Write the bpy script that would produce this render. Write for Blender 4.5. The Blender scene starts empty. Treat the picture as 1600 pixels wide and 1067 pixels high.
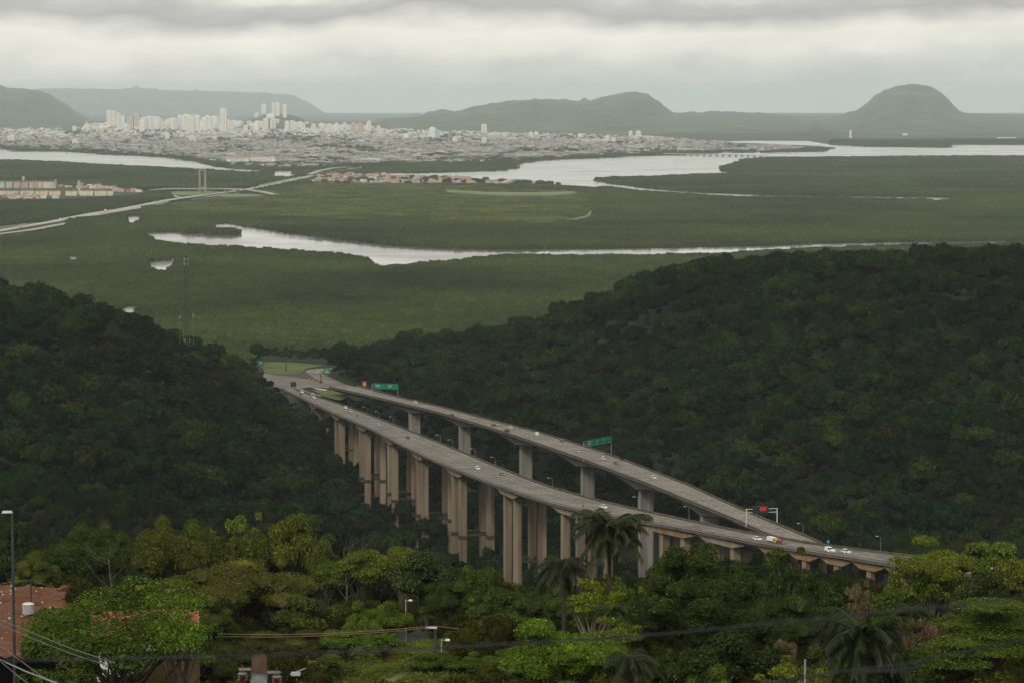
import bpy, bmesh, math, random
import numpy as np
from mathutils import Vector, Matrix, noise as mnoise

random.seed(7)
RNG = np.random.default_rng(7)
SC = bpy.context.scene
COL = SC.collection

# ------------------------------------------------------------------ camera
CAM_H = 260.0
HFOV = math.radians(20)
PITCH = math.radians(4.976)
FP = 800 / math.tan(HFOV / 2)
cam_d = bpy.data.cameras.new('camera')
cam = bpy.data.objects.new('camera', cam_d)
COL.objects.link(cam)
cam.location = (0, 0, CAM_H)
cam.rotation_euler = (math.pi / 2 - PITCH, 0, 0)
cam_d.sensor_width = 36
cam_d.angle = HFOV
cam_d.clip_start = 0.5
cam_d.clip_end = 120000
cam_d.dof.use_dof = True
cam_d.dof.focus_distance = 1500
cam_d.dof.aperture_fstop = 5.0
SC.camera = cam

# ------------------------------------------------------------------ world, sun, exposure
SUN_EL, SUN_AZ = math.radians(38), math.radians(205)
W = bpy.data.worlds.new('World')
SC.world = W
W.use_nodes = True
nt = W.node_tree
nt.nodes.clear()
def N(tree, t, **kw):
    n = tree.nodes.new(t)
    for k, v in kw.items():
        setattr(n, k, v)
    return n
def ramp(tree, pts, src, interp='LINEAR'):
    r = N(tree, 'ShaderNodeValToRGB')
    e = r.color_ramp.elements
    while len(e) < len(pts):
        e.new(0.5)
    for i, (p, c) in enumerate(pts):
        e[i].position = p
        e[i].color = (c, c, c, 1) if not hasattr(c, '__len__') else (*c, 1)
    r.color_ramp.interpolation = interp
    tree.links.new(src, r.inputs[0])
    return r.outputs[0]
def math_n(tree, op, a, b=None, c=None):
    n = N(tree, 'ShaderNodeMath', operation=op)
    for i, v in enumerate((a, b, c)):
        if v is None:
            continue
        if hasattr(v, 'is_linked'):
            tree.links.new(v, n.inputs[i])
        else:
            n.inputs[i].default_value = v
    return n.outputs[0]
def mixc(tree, fac, a, b, mode='MIX'):
    n = N(tree, 'ShaderNodeMix', data_type='RGBA', blend_type=mode)
    for s, v in ((0, fac), (6, a), (7, b)):
        if hasattr(v, 'is_linked'):
            tree.links.new(v, n.inputs[s])
        elif s == 0:
            n.inputs[0].default_value = v
        else:
            n.inputs[s].default_value = (*v, 1)
    return n.outputs[2]
sky = N(nt, 'ShaderNodeTexSky', sky_type='NISHITA', sun_disc=False)
sky.sun_elevation = SUN_EL
sky.sun_rotation = SUN_AZ
sky.air_density = 1.0
sky.dust_density = 4.0
tc = N(nt, 'ShaderNodeTexCoord')
sep = N(nt, 'ShaderNodeSeparateXYZ')
nt.links.new(tc.outputs['Generated'], sep.inputs[0])
sx, sy, sz = sep.outputs
def wnoise(kx, kz, scale, detail=6, off=0.0, rough=.55):
    cb = N(nt, 'ShaderNodeCombineXYZ')
    nt.links.new(math_n(nt, 'MULTIPLY_ADD', sx, kx, off), cb.inputs[0])
    nt.links.new(math_n(nt, 'MULTIPLY', sy, kx), cb.inputs[1])
    nt.links.new(math_n(nt, 'MULTIPLY', sz, kz), cb.inputs[2])
    n = N(nt, 'ShaderNodeTexNoise')
    n.inputs['Scale'].default_value = scale
    n.inputs['Detail'].default_value = detail
    n.inputs['Roughness'].default_value = rough
    nt.links.new(cb.outputs[0], n.inputs['Vector'])
    return n.outputs['Fac']
n1 = wnoise(9, 42, 1.0, 7, 3.1)          # broad streaks
n2 = wnoise(24, 70, 1.0, 8, 9.7)        # finer streaks
n4 = wnoise(11, 24, 1.0, 5, 5.2)          # where the dark cloud hangs lower or lifts
n3 = wnoise(4, 5, 1.0, 6, 1.3)           # whole-sky mottling
# height in the sky, its bands wandering with the streak noise (0..1 over the first 5.7 degrees)
hz = math_n(nt, 'MULTIPLY', sz, 10.0)
hz = math_n(nt, 'ADD', hz, math_n(nt, 'MULTIPLY', math_n(nt, 'SUBTRACT', n1, 0.5), 0.14))
hz = math_n(nt, 'ADD', hz, math_n(nt, 'MULTIPLY', math_n(nt, 'SUBTRACT', n2, 0.5), 0.05))
hz = math_n(nt, 'ADD', hz, math_n(nt, 'MULTIPLY', math_n(nt, 'SUBTRACT', n4, 0.5), 0.34))
K = 10.0
base = ramp(nt, [(0.0, (.62, .65, .615)), (.045, (.67, .695, .645)), (.09, (.74, .75, .69)), (.135, (.87, .86, .765)), (.20, (.92, .905, .80)),
                 (.235, (.76, .75, .69)), (.27, (.53, .535, .51)), (.305, (.60, .60, .575)), (.36, (1.0, .98, .90)), (.7, (1.02, 1.0, .93)), (1.0, (.90, .89, .84))], hz)
mot = ramp(nt, [(.30, .92), (.5, 1.0), (.7, 1.06)], n2)
mot3 = ramp(nt, [(.3, .80), (.5, .95), (.7, 1.1)], n3)
c = mixc(nt, 1.0, base, mot, 'MULTIPLY')
zup = ramp(nt, [(.08, 0.0), (.35, 1.0)], sz)
c = mixc(nt, zup, c, mixc(nt, 1.0, c, mot3, 'MULTIPLY'))
cl = N(nt, 'ShaderNodeVectorMath', operation='SCALE')
nt.links.new(c, cl.inputs[0])
cl.inputs[3].default_value = K
tot = mixc(nt, 0.93, sky.outputs[0], cl.outputs[0])
bg = N(nt, 'ShaderNodeBackground')
bg.inputs['Strength'].default_value = 0.1
nt.links.new(tot, bg.inputs['Color'])
wo = N(nt, 'ShaderNodeOutputWorld')
nt.links.new(bg.outputs[0], wo.inputs[0])

sun_d = bpy.data.lights.new('sun', 'SUN')
sun_d.energy = 1.4
sun_d.angle = math.radians(14)
sun_d.color = (1.0, .95, .86)
sun = bpy.data.objects.new('sun', sun_d)
COL.objects.link(sun)
sdir = Vector((math.sin(SUN_AZ) * math.cos(SUN_EL), math.cos(SUN_AZ) * math.cos(SUN_EL), math.sin(SUN_EL)))
sun.rotation_euler = (-sdir).to_track_quat('-Z', 'Y').to_euler()
sun.location = (0, 0, 900)

SC.view_settings.view_transform = 'Standard'
SC.view_settings.look = 'None'
SC.view_settings.exposure = 0.0
SC.view_settings.gamma = 1.0
SC.view_settings.use_curve_mapping = False
SC.render.engine = 'CYCLES'
SC.cycles.use_denoising = True
SC.cycles.max_bounces = 5
SC.cycles.diffuse_bounces = 3
SC.cycles.glossy_bounces = 2
SC.cycles.transmission_bounces = 2
SC.cycles.volume_bounces = 1
SC.cycles.transparent_max_bounces = 4
HAZE_DENSITY = 2.1e-5

# ------------------------------------------------------------------ maths of the place
R_E = 7.4e6                                # earth's radius with refraction: the far plain sinks away
CP, SP = math.cos(PITCH), math.sin(PITCH)
def ray(px, py):
    """slopes dx/dy and dz/dy of the line of sight through a point of the 1600 x 1067 photograph"""
    u = (px - 800) / FP
    v = -(py - 533.5) / FP
    dy = CP + v * SP
    return u / dy, (-SP + v * CP) / dy
def P(px, py, Y):
    a, b = ray(px, py)
    return Vector((a * Y, Y, CAM_H + b * Y))
def proj(x, y, z):
    zc = z - CAM_H
    d = y * CP - zc * SP
    return 800 + FP * x / d, 533.5 - FP * (y * SP + zc * CP) / d
def gz(Y):
    return -Y * Y / (2 * R_E)
def G(px, py, h=0.0):
    """point of the plain (raised by h) at a pixel"""
    a, b = ray(px, py)
    t = -b
    q = max(t * t - 2 * (CAM_H - h) / R_E, 0)
    Y = R_E * (t - math.sqrt(q))
    return Vector((a * Y, Y, gz(Y) + h))
SL = [1500.0]
while SL[-1] < 70000:
    SL.append(SL[-1] + max(200.0, SL[-1] * .045))
SLZ = [gz(v) for v in SL]
def gzl(Y):
    return np.interp(Y, SL, SLZ)
def px_m(Y):
    return Y / FP

# ------------------------------------------------------------------ mesh and object helpers
def new_mesh(name, verts, faces, mats=(), smooth=False, fmat=None):
    m = bpy.data.meshes.new(name)
    m.from_pydata([tuple(v) for v in verts], [], [tuple(f) for f in faces])
    for k in (mats if isinstance(mats, (list, tuple)) else [mats]):
        m.materials.append(k)
    if fmat is not None:
        m.polygons.foreach_set('material_index', np.asarray(fmat, dtype=np.int32))
    if smooth:
        m.polygons.foreach_set('use_smooth', np.ones(len(m.polygons), dtype=bool))
    m.update()
    return m
def link(name, mesh, parent=None, loc=None, rot=None):
    o = bpy.data.objects.new(name, mesh)
    COL.objects.link(o)
    if parent is not None:
        o.parent = parent
    if loc is not None:
        o.location = loc
    if rot is not None:
        o.rotation_euler = rot
    return o
def tag(o, label=None, cat=None, group=None, kind=None):
    if label: o['label'] = label
    if cat: o['category'] = cat
    if group: o['group'] = group
    if kind: o['kind'] = kind
    return o
def empty(name, loc, rz=0.0):
    o = bpy.data.objects.new(name, None)
    o.empty_display_size = 1
    COL.objects.link(o)
    o.location = loc
    o.rotation_euler = (0, 0, rz)
    return o
def copy_tree(o, parent=None):
    c = o.copy()
    COL.objects.link(c)
    c.parent = parent
    for ch in o.children:
        copy_tree(ch, c)
    return c
class MB:
    """collects boxes, bars and tubes into one mesh"""
    def __init__(self):
        self.v, self.f, self.m = [], [], []
    def add(self, vs, fs, mi=0):
        o = len(self.v)
        self.v += [tuple(v) for v in vs]
        self.f += [tuple(i + o for i in f) for f in fs]
        self.m += [mi] * len(fs)
    def box(self, c, s, rz=0.0, mi=0, taper=1.0):
        cr, sr = math.cos(rz), math.sin(rz)
        vs = []
        for dz, k in ((-.5, 1), (.5, taper)):
            for dx, dy in ((-.5, -.5), (.5, -.5), (.5, .5), (-.5, .5)):
                x, y = dx * s[0] * k, dy * s[1] * k
                vs.append((c[0] + x * cr - y * sr, c[1] + x * sr + y * cr, c[2] + dz * s[2]))
        self.add(vs, [(0, 3, 2, 1), (4, 5, 6, 7), (0, 1, 5, 4), (1, 2, 6, 5), (2, 3, 7, 6), (3, 0, 4, 7)], mi)
    def tube(self, pts, rad, n=6, mi=0, cap=True):
        pts = [Vector(p) for p in pts]
        if not hasattr(rad, '__len__'):
            rad = [rad] * len(pts)
        rings = []
        up = Vector((0, 0, 1))
        for i, p in enumerate(pts):
            t = (pts[min(i + 1, len(pts) - 1)] - pts[max(i - 1, 0)])
            t = t.normalized() if t.length > 1e-9 else up
            a = t.cross(up)
            if a.length < .1:
                a = t.cross(Vector((1, 0, 0)))
            a.normalize()
            b = t.cross(a)
            rings.append([p + (a * math.cos(2 * math.pi * k / n) + b * math.sin(2 * math.pi * k / n)) * rad[i] for k in range(n)])
        vs = [v for r in rings for v in r]
        fs = []
        for i in range(len(pts) - 1):
            for k in range(n):
                k2 = (k + 1) % n
                fs.append((i * n + k, i * n + k2, (i + 1) * n + k2, (i + 1) * n + k))
        if cap:
            fs.append(tuple(range(n)))
            fs.append(tuple((len(pts) - 1) * n + k for k in reversed(range(n))))
        self.add(vs, fs, mi)
    def sweep(self, rings, mi=0, cap=True, closed=True):
        n = len(rings[0])
        vs = [v for r in rings for v in r]
        fs = []
        for i in range(len(rings) - 1):
            for k in range(n if closed else n - 1):
                k2 = (k + 1) % n
                fs.append((i * n + k, i * n + k2, (i + 1) * n + k2, (i + 1) * n + k))
        if cap and closed:
            fs.append(tuple(reversed(range(n))))
            fs.append(tuple((len(rings) - 1) * n + k for k in range(n)))
        self.add(vs, fs, mi)
    def mesh(self, name, mats, smooth=False):
        return new_mesh(name, self.v, self.f, mats, smooth, self.m)
    def build(self, name, mats, parent=None, smooth=False):
        return link(name, self.mesh(name, mats, smooth), parent)

def quad_cloud(name, c, nrm, size, mat, aspect=.6, jitter=.5, rng=RNG):
    """leaf-shaped rhombs at points c facing roughly nrm"""
    n = len(c)
    nr = nrm + rng.normal(0, jitter, (n, 3))
    nr /= np.linalg.norm(nr, axis=1)[:, None] + 1e-9
    r = rng.normal(0, 1, (n, 3))
    u = np.cross(nr, r)
    u /= np.linalg.norm(u, axis=1)[:, None] + 1e-9
    v = np.cross(nr, u)
    s = (np.asarray(size) * rng.uniform(.65, 1.35, n))[:, None] * .5
    bend = nr * s * rng.uniform(-.35, .35, (n, 1))
    V = np.stack([c - u * s + bend, c - v * s * aspect, c + u * s + bend, c + v * s * aspect], 1).reshape(-1, 3)
    m = bpy.data.meshes.new(name)
    m.vertices.add(4 * n); m.loops.add(4 * n); m.polygons.add(n)
    m.vertices.foreach_set('co', V.ravel().astype(np.float32))
    m.loops.foreach_set('vertex_index', np.arange(4 * n, dtype=np.int32))
    m.polygons.foreach_set('loop_start', np.arange(0, 4 * n, 4, dtype=np.int32))
    m.materials.append(mat)
    m.update(calc_edges=True)
    return m
def inside(poly, x, y):
    """even-odd test of arrays x, y in a polygon"""
    x, y = np.asarray(x, float), np.asarray(y, float)
    r = np.zeros(x.shape, bool)
    n = len(poly)
    for i in range(n):
        x1, y1 = poly[i][0], poly[i][1]
        x2, y2 = poly[(i + 1) % n][0], poly[(i + 1) % n][1]
        if y1 == y2:
            continue
        k = (y1 > y) != (y2 > y)
        r ^= k & (x < (x2 - x1) * (y - y1) / (y2 - y1) + x1)
    return r

# ------------------------------------------------------------------ materials
def mat(name, col, rough=.8, var=.25, scale=.5, metal=0.0, col2=None, detail=4, zstretch=1.0, spec=.3, emit=None, bump=0.0):
    m = bpy.data.materials.new(name)
    m.use_nodes = True
    t = m.node_tree
    b = t.nodes['Principled BSDF']
    b.inputs['Roughness'].default_value = rough
    b.inputs['Metallic'].default_value = metal
    b.inputs['Specular IOR Level'].default_value = spec
    g = N(t, 'ShaderNodeNewGeometry')
    mp = N(t, 'ShaderNodeMapping')
    mp.inputs['Scale'].default_value = (1, 1, zstretch)
    t.links.new(g.outputs['Position'], mp.inputs['Vector'])
    n = N(t, 'ShaderNodeTexNoise')
    n.inputs['Scale'].default_value = scale
    n.inputs['Detail'].default_value = detail
    t.links.new(mp.outputs[0], n.inputs['Vector'])
    c2 = col2 if col2 else tuple(min(v * (1 + var * 1.2), 1) for v in col)
    c1 = col if col2 else tuple(v * (1 - var) for v in col)
    t.links.new(ramp(t, [(.32, c1), (.68, c2)], n.outputs['Fac']), b.inputs['Base Color'])
    if bump:
        bp = N(t, 'ShaderNodeBump')
        bp.inputs['Strength'].default_value = bump
        t.links.new(n.outputs['Fac'], bp.inputs['Height'])
        t.links.new(bp.outputs[0], b.inputs['Normal'])
    if emit:
        b.inputs['Emission Color'].default_value = (*emit[0], 1)
        b.inputs['Emission Strength'].default_value = emit[1]
    return m
def foliage(name, cols, use_obj_color=False, patch=.02, island=(.55, 1.5), transl=.25, patchr=(.7, 1.3), hue=None, gloss=.0):
    """leaves: colour by tree (random or the object's colour), by patch of land and by leaf"""
    m = bpy.data.materials.new(name)
    m.use_nodes = True
    t = m.node_tree
    t.nodes.clear()
    oi = N(t, 'ShaderNodeObjectInfo')
    g = N(t, 'ShaderNodeNewGeometry')
    if use_obj_color:
        col = oi.outputs['Color']
    else:
        k = len(cols)
        col = ramp(t, [(i / k, cc) for i, cc in enumerate(cols)], oi.outputs['Random'], 'CONSTANT')
    n = N(t, 'ShaderNodeTexNoise')
    n.inputs['Scale'].default_value = patch
    n.inputs['Detail'].default_value = 4
    t.links.new(g.outputs['Position'], n.inputs['Vector'])
    col = mixc(t, 1.0, col, ramp(t, [(.3, patchr[0]), (.7, patchr[1])], n.outputs['Fac']), 'MULTIPLY')
    a, b2 = island
    col = mixc(t, 1.0, col, ramp(t, [(0, (a, a, a)), (.8, (1.05, 1.05, .95)), (1, (b2 * 1.05, b2, b2 * .75))], g.outputs['Random Per Island']), 'MULTIPLY')
    d = N(t, 'ShaderNodeBsdfDiffuse')
    tr = N(t, 'ShaderNodeBsdfTranslucent')
    t.links.new(col, d.inputs[0])
    t.links.new(col, tr.inputs[0])
    mx = N(t, 'ShaderNodeMixShader')
    mx.inputs[0].default_value = transl
    t.links.new(d.outputs[0], mx.inputs[1])
    t.links.new(tr.outputs[0], mx.inputs[2])
    gl = N(t, 'ShaderNodeBsdfGlossy')
    gl.inputs['Roughness'].default_value = .45
    gl.inputs['Color'].default_value = (.8, .85, .8, 1)
    mx2 = N(t, 'ShaderNodeMixShader')
    mx2.inputs[0].default_value = gloss
    t.links.new(mx.outputs[0], mx2.inputs[1])
    t.links.new(gl.outputs[0], mx2.inputs[2])
    o = N(t, 'ShaderNodeOutputMaterial')
    t.links.new(mx2.outputs[0], o.inputs[0])
    return m
def attr_mat(name, rough=.8):
    """colour per face from the mesh attribute 'tint'"""
    m = bpy.data.materials.new(name)
    m.use_nodes = True
    t = m.node_tree
    b = t.nodes['Principled BSDF']
    b.inputs['Roughness'].default_value = rough
    b.inputs['Specular IOR Level'].default_value = .2
    a = N(t, 'ShaderNodeAttribute', attribute_name='tint')
    g = N(t, 'ShaderNodeNewGeometry')
    n = N(t, 'ShaderNodeTexNoise')
    n.inputs['Scale'].default_value = .12
    t.links.new(g.outputs['Position'], n.inputs['Vector'])
    t.links.new(mixc(t, 1.0, a.outputs['Color'], ramp(t, [(.3, .8), (.7, 1.1)], n.outputs['Fac']), 'MULTIPLY'), b.inputs['Base Color'])
    return m
def set_tint(me, cols):
    a = me.attributes.new('tint', 'FLOAT_COLOR', 'FACE')
    c = np.ones((len(me.polygons), 4), np.float32)
    c[:, :3] = np.asarray(cols, np.float32)
    a.data.foreach_set('color', c.ravel())

M = {}
M['asphalt'] = mat('asphalt', (.105, .093, .074), .9, .16, .09, col2=(.195, .175, .140), zstretch=1, detail=9)
M['asphalt_b'] = mat('worn_concrete_road', (.125, .111, .089), .9, .16, .09, col2=(.22, .195, .157), detail=9)
M['concrete_a'] = mat('stained_pier_concrete', (.125, .090, .057), .9, .3, .35, col2=(.36, .28, .188), zstretch=.06, detail=8)
M['concrete_c'] = mat('weathered_cap_concrete', (.20, .16, .11), .9, .3, .25, col2=(.34, .28, .205), detail=8)
M['concrete_b'] = mat('grey_pier_concrete', (.17, .152, .125), .9, .2, .45, col2=(.35, .32, .27), zstretch=.07, detail=9)
M['girder'] = mat('dark_girder_concrete', (.085, .075, .062), .9, .3, .3, col2=(.165, .148, .125), detail=6)  # darker concrete tone for girders and deck slabs
M['strut'] = mat('dark_strut_concrete', (.028, .024, .020), .9, .3, .5, col2=(.07, .06, .05), detail=6)  # darkest concrete tone, for struts and column bands
M['orange'] = mat('orange_stained_concrete', (.22, .13, .06), .9, .2, .4, col2=(.33, .235, .14), detail=8)
M['parapet'] = mat('weathered_parapet', (.055, .045, .034), .9, .3, .3, col2=(.11, .088, .066))
M['paint'] = mat('white_road_paint', (.42, .40, .36), .8, .2, .8)
M['dull'] = mat('dull_fitting', (.13, .13, .125), .6, .2, 3)
M['white'] = mat('white_paint', (.72, .71, .68), .5, .08, .6)
M['steel'] = mat('galvanised_steel', (.30, .31, .31), .5, .15, 1.0, metal=.3)
M['pale_steel'] = mat('pale_steel', (.55, .55, .53), .5, .1, 1.0)
M['dark_steel'] = mat('dark_steel', (.045, .048, .05), .6, .2, 1.0)
M['green_sign'] = mat('green_sign_sheet', (.0, .16, .09), .5, .08, .6)
M['orange_sign'] = mat('orange_sign_sheet', (.45, .15, .02), .5, .08, .6)
M['blue_sign'] = mat('blue_sign_sheet', (.01, .11, .28), .5, .08, .6)
M['black'] = mat('matte_black', (.02, .02, .022), .6, .1, 1.0)
M['red_led'] = mat('red_led', (.30, .02, .01), .6, .1, 2.0, emit=((1, .05, .02), .16))
M['glass'] = mat('car_glass', (.018, .021, .024), .12, .1, 1.0, spec=.5)
M['tyre'] = mat('tyre_rubber', (.02, .02, .02), .8, .1, 1.0)
M['lamp_glass'] = mat('lamp_lens', (.75, .75, .72), .3, .05, 1.0)
M['tail_lens'] = mat('tail_lens', (.30, .02, .02), .3, .05, 1.0)
M['bark'] = mat('bark', (.035, .027, .019), .9, .3, 2.5, col2=(.085, .067, .048), zstretch=.3)
M['pale_bark'] = mat('pale_bark', (.16, .14, .105), .9, .3, 2.5, col2=(.30, .265, .21), zstretch=.3)
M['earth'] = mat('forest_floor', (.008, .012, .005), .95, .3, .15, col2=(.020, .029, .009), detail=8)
M['grass_ground'] = mat('rough_grass_ground', (.062, .080, .018), .95, .3, .5, col2=(.13, .135, .035), detail=8)
M['lawn'] = mat('lawn', (.062, .082, .014), .95, .2, .05, col2=(.095, .115, .020), detail=8)
M['brown_soil'] = mat('brown_soil', (.060, .046, .034), .95, .2, .2)
M['red_soil'] = mat('red_soil', (.070, .022, .007), .95, .3, .45, col2=(.155, .054, .017), detail=10, bump=.6)
M['mud'] = mat('marsh_ground', (.022, .026, .014), .95, .3, .004, col2=(.040, .048, .022), detail=6)
M['plain_grass'] = mat('marsh_grass', (.105, .135, .040), .95, .2, .012, col2=(.17, .20, .07), detail=6)
M['plain_road'] = mat('pale_highway', (.36, .34, .285), .9, .12, .01)
M['urban'] = mat('city_ground', (.095, .095, .082), .95, .2, .004, col2=(.17, .16, .145), detail=8)
M['brick_red'] = mat('terracotta_tile', (.26, .085, .045), .9, .25, 1.5, col2=(.36, .13, .07))
M['rust'] = mat('rusty_brown', (.045, .022, .013), .85, .3, 6, col2=(.10, .055, .034), zstretch=.3)
M['porcelain'] = mat('brown_porcelain', (.075, .014, .010), .25, .2, 3)
M['cable'] = mat('black_cable', (.010, .010, .010), .6, .1, 2)
M['wire'] = mat('aluminium_wire', (.15, .14, .12), .5, .1, 2)
M['copper_wire'] = mat('weathered_wire', (.20, .13, .07), .5, .1, 2)
M['tint'] = attr_mat('painted_masonry')
M['mountain'] = mat('far_forest', (.012, .026, .016), .95, .3, .0022, col2=(.11, .135, .075), detail=10)
M['leaf_hill'] = foliage('hill_leaves', [(0.0183, 0.0377, 0.0104), (0.0142, 0.0325, 0.0094), (0.0254, 0.0468, 0.0104), (0.0304, 0.0364, 0.0125), (0.0112, 0.0273, 0.0104), (0.0223, 0.0429, 0.0094),
                                         (0.0162, 0.0312, 0.0125), (0.0365, 0.0585, 0.0114), (0.0254, 0.0286, 0.0114), (0.0152, 0.0364, 0.0083)], patch=.009, island=(.5, 1.5), patchr=(.45, 1.4))  # greens darkened to stand in for cloud shade over the near hills
M['leaf_mangrove'] = foliage('mangrove_leaves', [(.058, .082, .020), (.052, .075, .019), (.070, .091, .022), (.061, .085, .023)], patch=.0022, island=(.6, 1.4), patchr=(.55, 1.45))  # greens lightened to stand in for the stronger light on the plain
M['leaf_scrub'] = foliage('scrub_leaves', [(.125, .145, .028), (.088, .112, .025), (.15, .160, .032), (.075, .104, .025)], patch=.006, island=(.6, 1.4), patchr=(.72, 1.3))
M['leaf_near'] = foliage('near_leaves', None, True, patch=.35, island=(.4, 1.9), transl=.3, patchr=(.7, 1.3), gloss=.012)
M['leaf_hill_own'] = foliage('hill_tree_leaves', None, True, patch=.012, island=(.5, 1.45), patchr=(.62, 1.25))
M['leaf_bush'] = foliage('bush_leaves', [(.042, .054, .010), (.056, .070, .012), (.028, .036, .009), (.075, .084, .014), (.048, .044, .012), (.032, .048, .010)],
                         patch=.05, island=(.5, 1.6), transl=.3)
def water_mat():
    m = bpy.data.materials.new('estuary_water')
    m.use_nodes = True
    t = m.node_tree
    b = t.nodes['Principled BSDF']
    b.inputs['Base Color'].default_value = (.17, .15, .115, 1)
    b.inputs['Roughness'].default_value = .10
    b.inputs['IOR'].default_value = 1.33
    b.inputs['Specular IOR Level'].default_value = .5
    g = N(t, 'ShaderNodeNewGeometry')
    n = N(t, 'ShaderNodeTexNoise')
    n.inputs['Scale'].default_value = .02
    n.inputs['Detail'].default_value = 8
    t.links.new(g.outputs['Position'], n.inputs['Vector'])
    bp = N(t, 'ShaderNodeBump')
    bp.inputs['Strength'].default_value = .09
    bp.inputs['Distance'].default_value = 1.0
    t.links.new(n.outputs['Fac'], bp.inputs['Height'])
    t.links.new(bp.outputs[0], b.inputs['Normal'])
    n2_ = N(t, 'ShaderNodeTexNoise')
    n2_.inputs['Scale'].default_value = .0035
    n2_.inputs['Detail'].default_value = 6
    t.links.new(g.outputs['Position'], n2_.inputs['Vector'])
    t.links.new(ramp(t, [(.35, .05), (.65, .22)], n2_.outputs['Fac']), b.inputs['Roughness'])
    return m
M['water'] = water_mat()
M['sea'] = mat('open_sea', (.05, .065, .065), .5, .1, .002, spec=.12)

# ------------------------------------------------------------------ plain, water, roads on the plain
pv, pf = [], []
for i, Y in enumerate(SL):
    w = .24 * Y + 900
    pv += [(-w, Y, SLZ[i]), (w, Y, SLZ[i])]
    if i:
        pf.append((2 * i - 2, 2 * i - 1, 2 * i + 1, 2 * i))
tag(link('plain', new_mesh('plain', pv, pf, M['mud'])), kind='structure')

def sheet(name, poly, off, material, kind='structure', **kw):
    """flat polygon laid on the curved plain, cut at the same lines as the plain"""
    bm = bmesh.new()
    vs = [bm.verts.new((p[0], p[1], 0)) for p in poly]
    bm.faces.new(vs)
    bmesh.ops.triangulate(bm, faces=bm.faces[:], ngon_method='EAR_CLIP')
    y0, y1 = min(p[1] for p in poly), max(p[1] for p in poly)
    for Y in SL:
        if y0 < Y < y1:
            bmesh.ops.bisect_plane(bm, geom=bm.verts[:] + bm.edges[:] + bm.faces[:], plane_co=(0, Y, 0), plane_no=(0, 1, 0))
    for v in bm.verts:
        v.co.z = float(gzl(v.co.y)) + off
    bmesh.ops.recalc_face_normals(bm, faces=bm.faces[:])
    if sum(f.normal.z for f in bm.faces) < 0:
        bmesh.ops.reverse_faces(bm, faces=bm.faces[:])
    m = bpy.data.meshes.new(name)
    bm.to_mesh(m)
    bm.free()
    m.materials.append(material)
    return tag(link(name, m), kind=kind, **kw)

CAN = 8.0                                   # height of the mangrove canopy
def wobble(pts, amp):
    """break straight bank lines into small bays"""
    out = []
    for i in range(len(pts)):
        a, b = Vector(pts[i][:2]), Vector(pts[(i + 1) % len(pts)][:2])
        L = (b - a).length
        n = max(1, min(14, int(L / 90)))
        nrm = Vector((-(b - a).y, (b - a).x)).normalized() if L > 0 else Vector((0, 0))
        for k in range(n):
            p = a.lerp(b, k / n)
            if k:
                p = p + nrm * mnoise.noise(Vector((p.x * .011, p.y * .004, 3.3))) * amp
            out.append((p.x, p.y))
    return out
WATER = []
def water(name, far, near, amp=10, hn=10.5):
    poly = [G(x, y, 0) for x, y in far] + [G(x, y, hn) for x, y in near]
    poly = wobble([(p.x, p.y) for p in poly], amp)
    WATER.append(poly)
    sheet(name, poly, .3, M['water'])
water('river', [(226, 367), (240, 363), (292, 363), (308, 362), (322, 360), (331, 356.5), (335, 352.5), (341, 350.5), (350, 349.6), (360, 350), (400, 357), (450, 365), (500, 371), (560, 378), (620, 385), (700, 389),
                (760, 390.5), (850, 390), (1000, 389), (1100, 387), (1180, 385), (1270, 381.5), (1400, 379.2), (1620, 376.5)],
      [(1620, 374.2), (1400, 377.2), (1270, 380.6), (1180, 386), (1100, 390), (1000, 392), (900, 393), (800, 393), (760, 396), (720, 401), (640, 407), (606, 410), (588, 410.5), (583, 407), (580, 403), (572, 400), (560, 397), (545, 394), (480, 389),
       (400, 384), (340, 381), (280, 377), (235, 371)], 12)
water('river_pool', [(194, 339), (203, 337.6), (216, 337.4), (230, 338)], [(222, 340), (216, 342.5), (204, 344), (195, 343)], 6)
water('river_pool', [(226, 411), (240, 409.5), (258, 407.5), (268, 404.5), (277, 403)], [(276, 407), (271, 412), (262, 417), (246, 416.5), (232, 414)], 6)
water('river_pool', [(183, 481), (198, 479.5), (221, 479)], [(221, 483), (216, 488), (208, 492), (180, 492)], 4)
water('river_pool', [(100, 400), (132, 399.5)], [(126, 402.2), (104, 402.4)], 3)
water('river', [(-60, 232), (0, 233.5), (30, 236), (100, 237.5), (170, 242), (255, 246), (300, 252), (345, 262), (380, 265), (415, 266.5)],
      [(415, 267.8), (380, 268), (340, 266), (310, 264), (200, 258), (100, 253), (30, 250.5), (-60, 249)], 20, 6)
water('river_pool', [(423, 267), (463, 268)], [(462, 272.5), (450, 276), (426, 275)], 10, 6)
water('estuary', [(598, 272), (650, 271.5), (705, 269.5), (760, 268), (800, 264.5), (806, 256), (860, 250.5), (940, 247), (1000, 244), (1050, 242.5), (1090, 241), (1130, 238.5), (1180, 238),
                  (1280, 238), (1300, 233), (1285, 229), (1240, 227), (1180, 224.5), (1100, 222), (1180, 220.5), (1262, 221), (1300, 227), (1380, 230), (1480, 231.5), (1482, 226.5), (1560, 226.5), (1680, 228)],
      [(1680, 244), (1500, 243.5), (1400, 243.5), (1200, 244.5), (1160, 249), (1132, 258), (1128, 263), (1147, 270), (1060, 274), (1000, 276), (935, 276.5), (932, 279),
       (960, 284), (1000, 289.5), (1050, 294), (1100, 297), (1200, 301.5), (1300, 302.5), (1480, 304.5), (1502, 308), (1465, 312.5), (1445, 310), (1300, 308), (1200, 307.3), (1130, 305),
       (1000, 296), (950, 290), (900, 286.5), (800, 281), (700, 275), (640, 273.3), (598, 273)], 20, 7)
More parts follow.
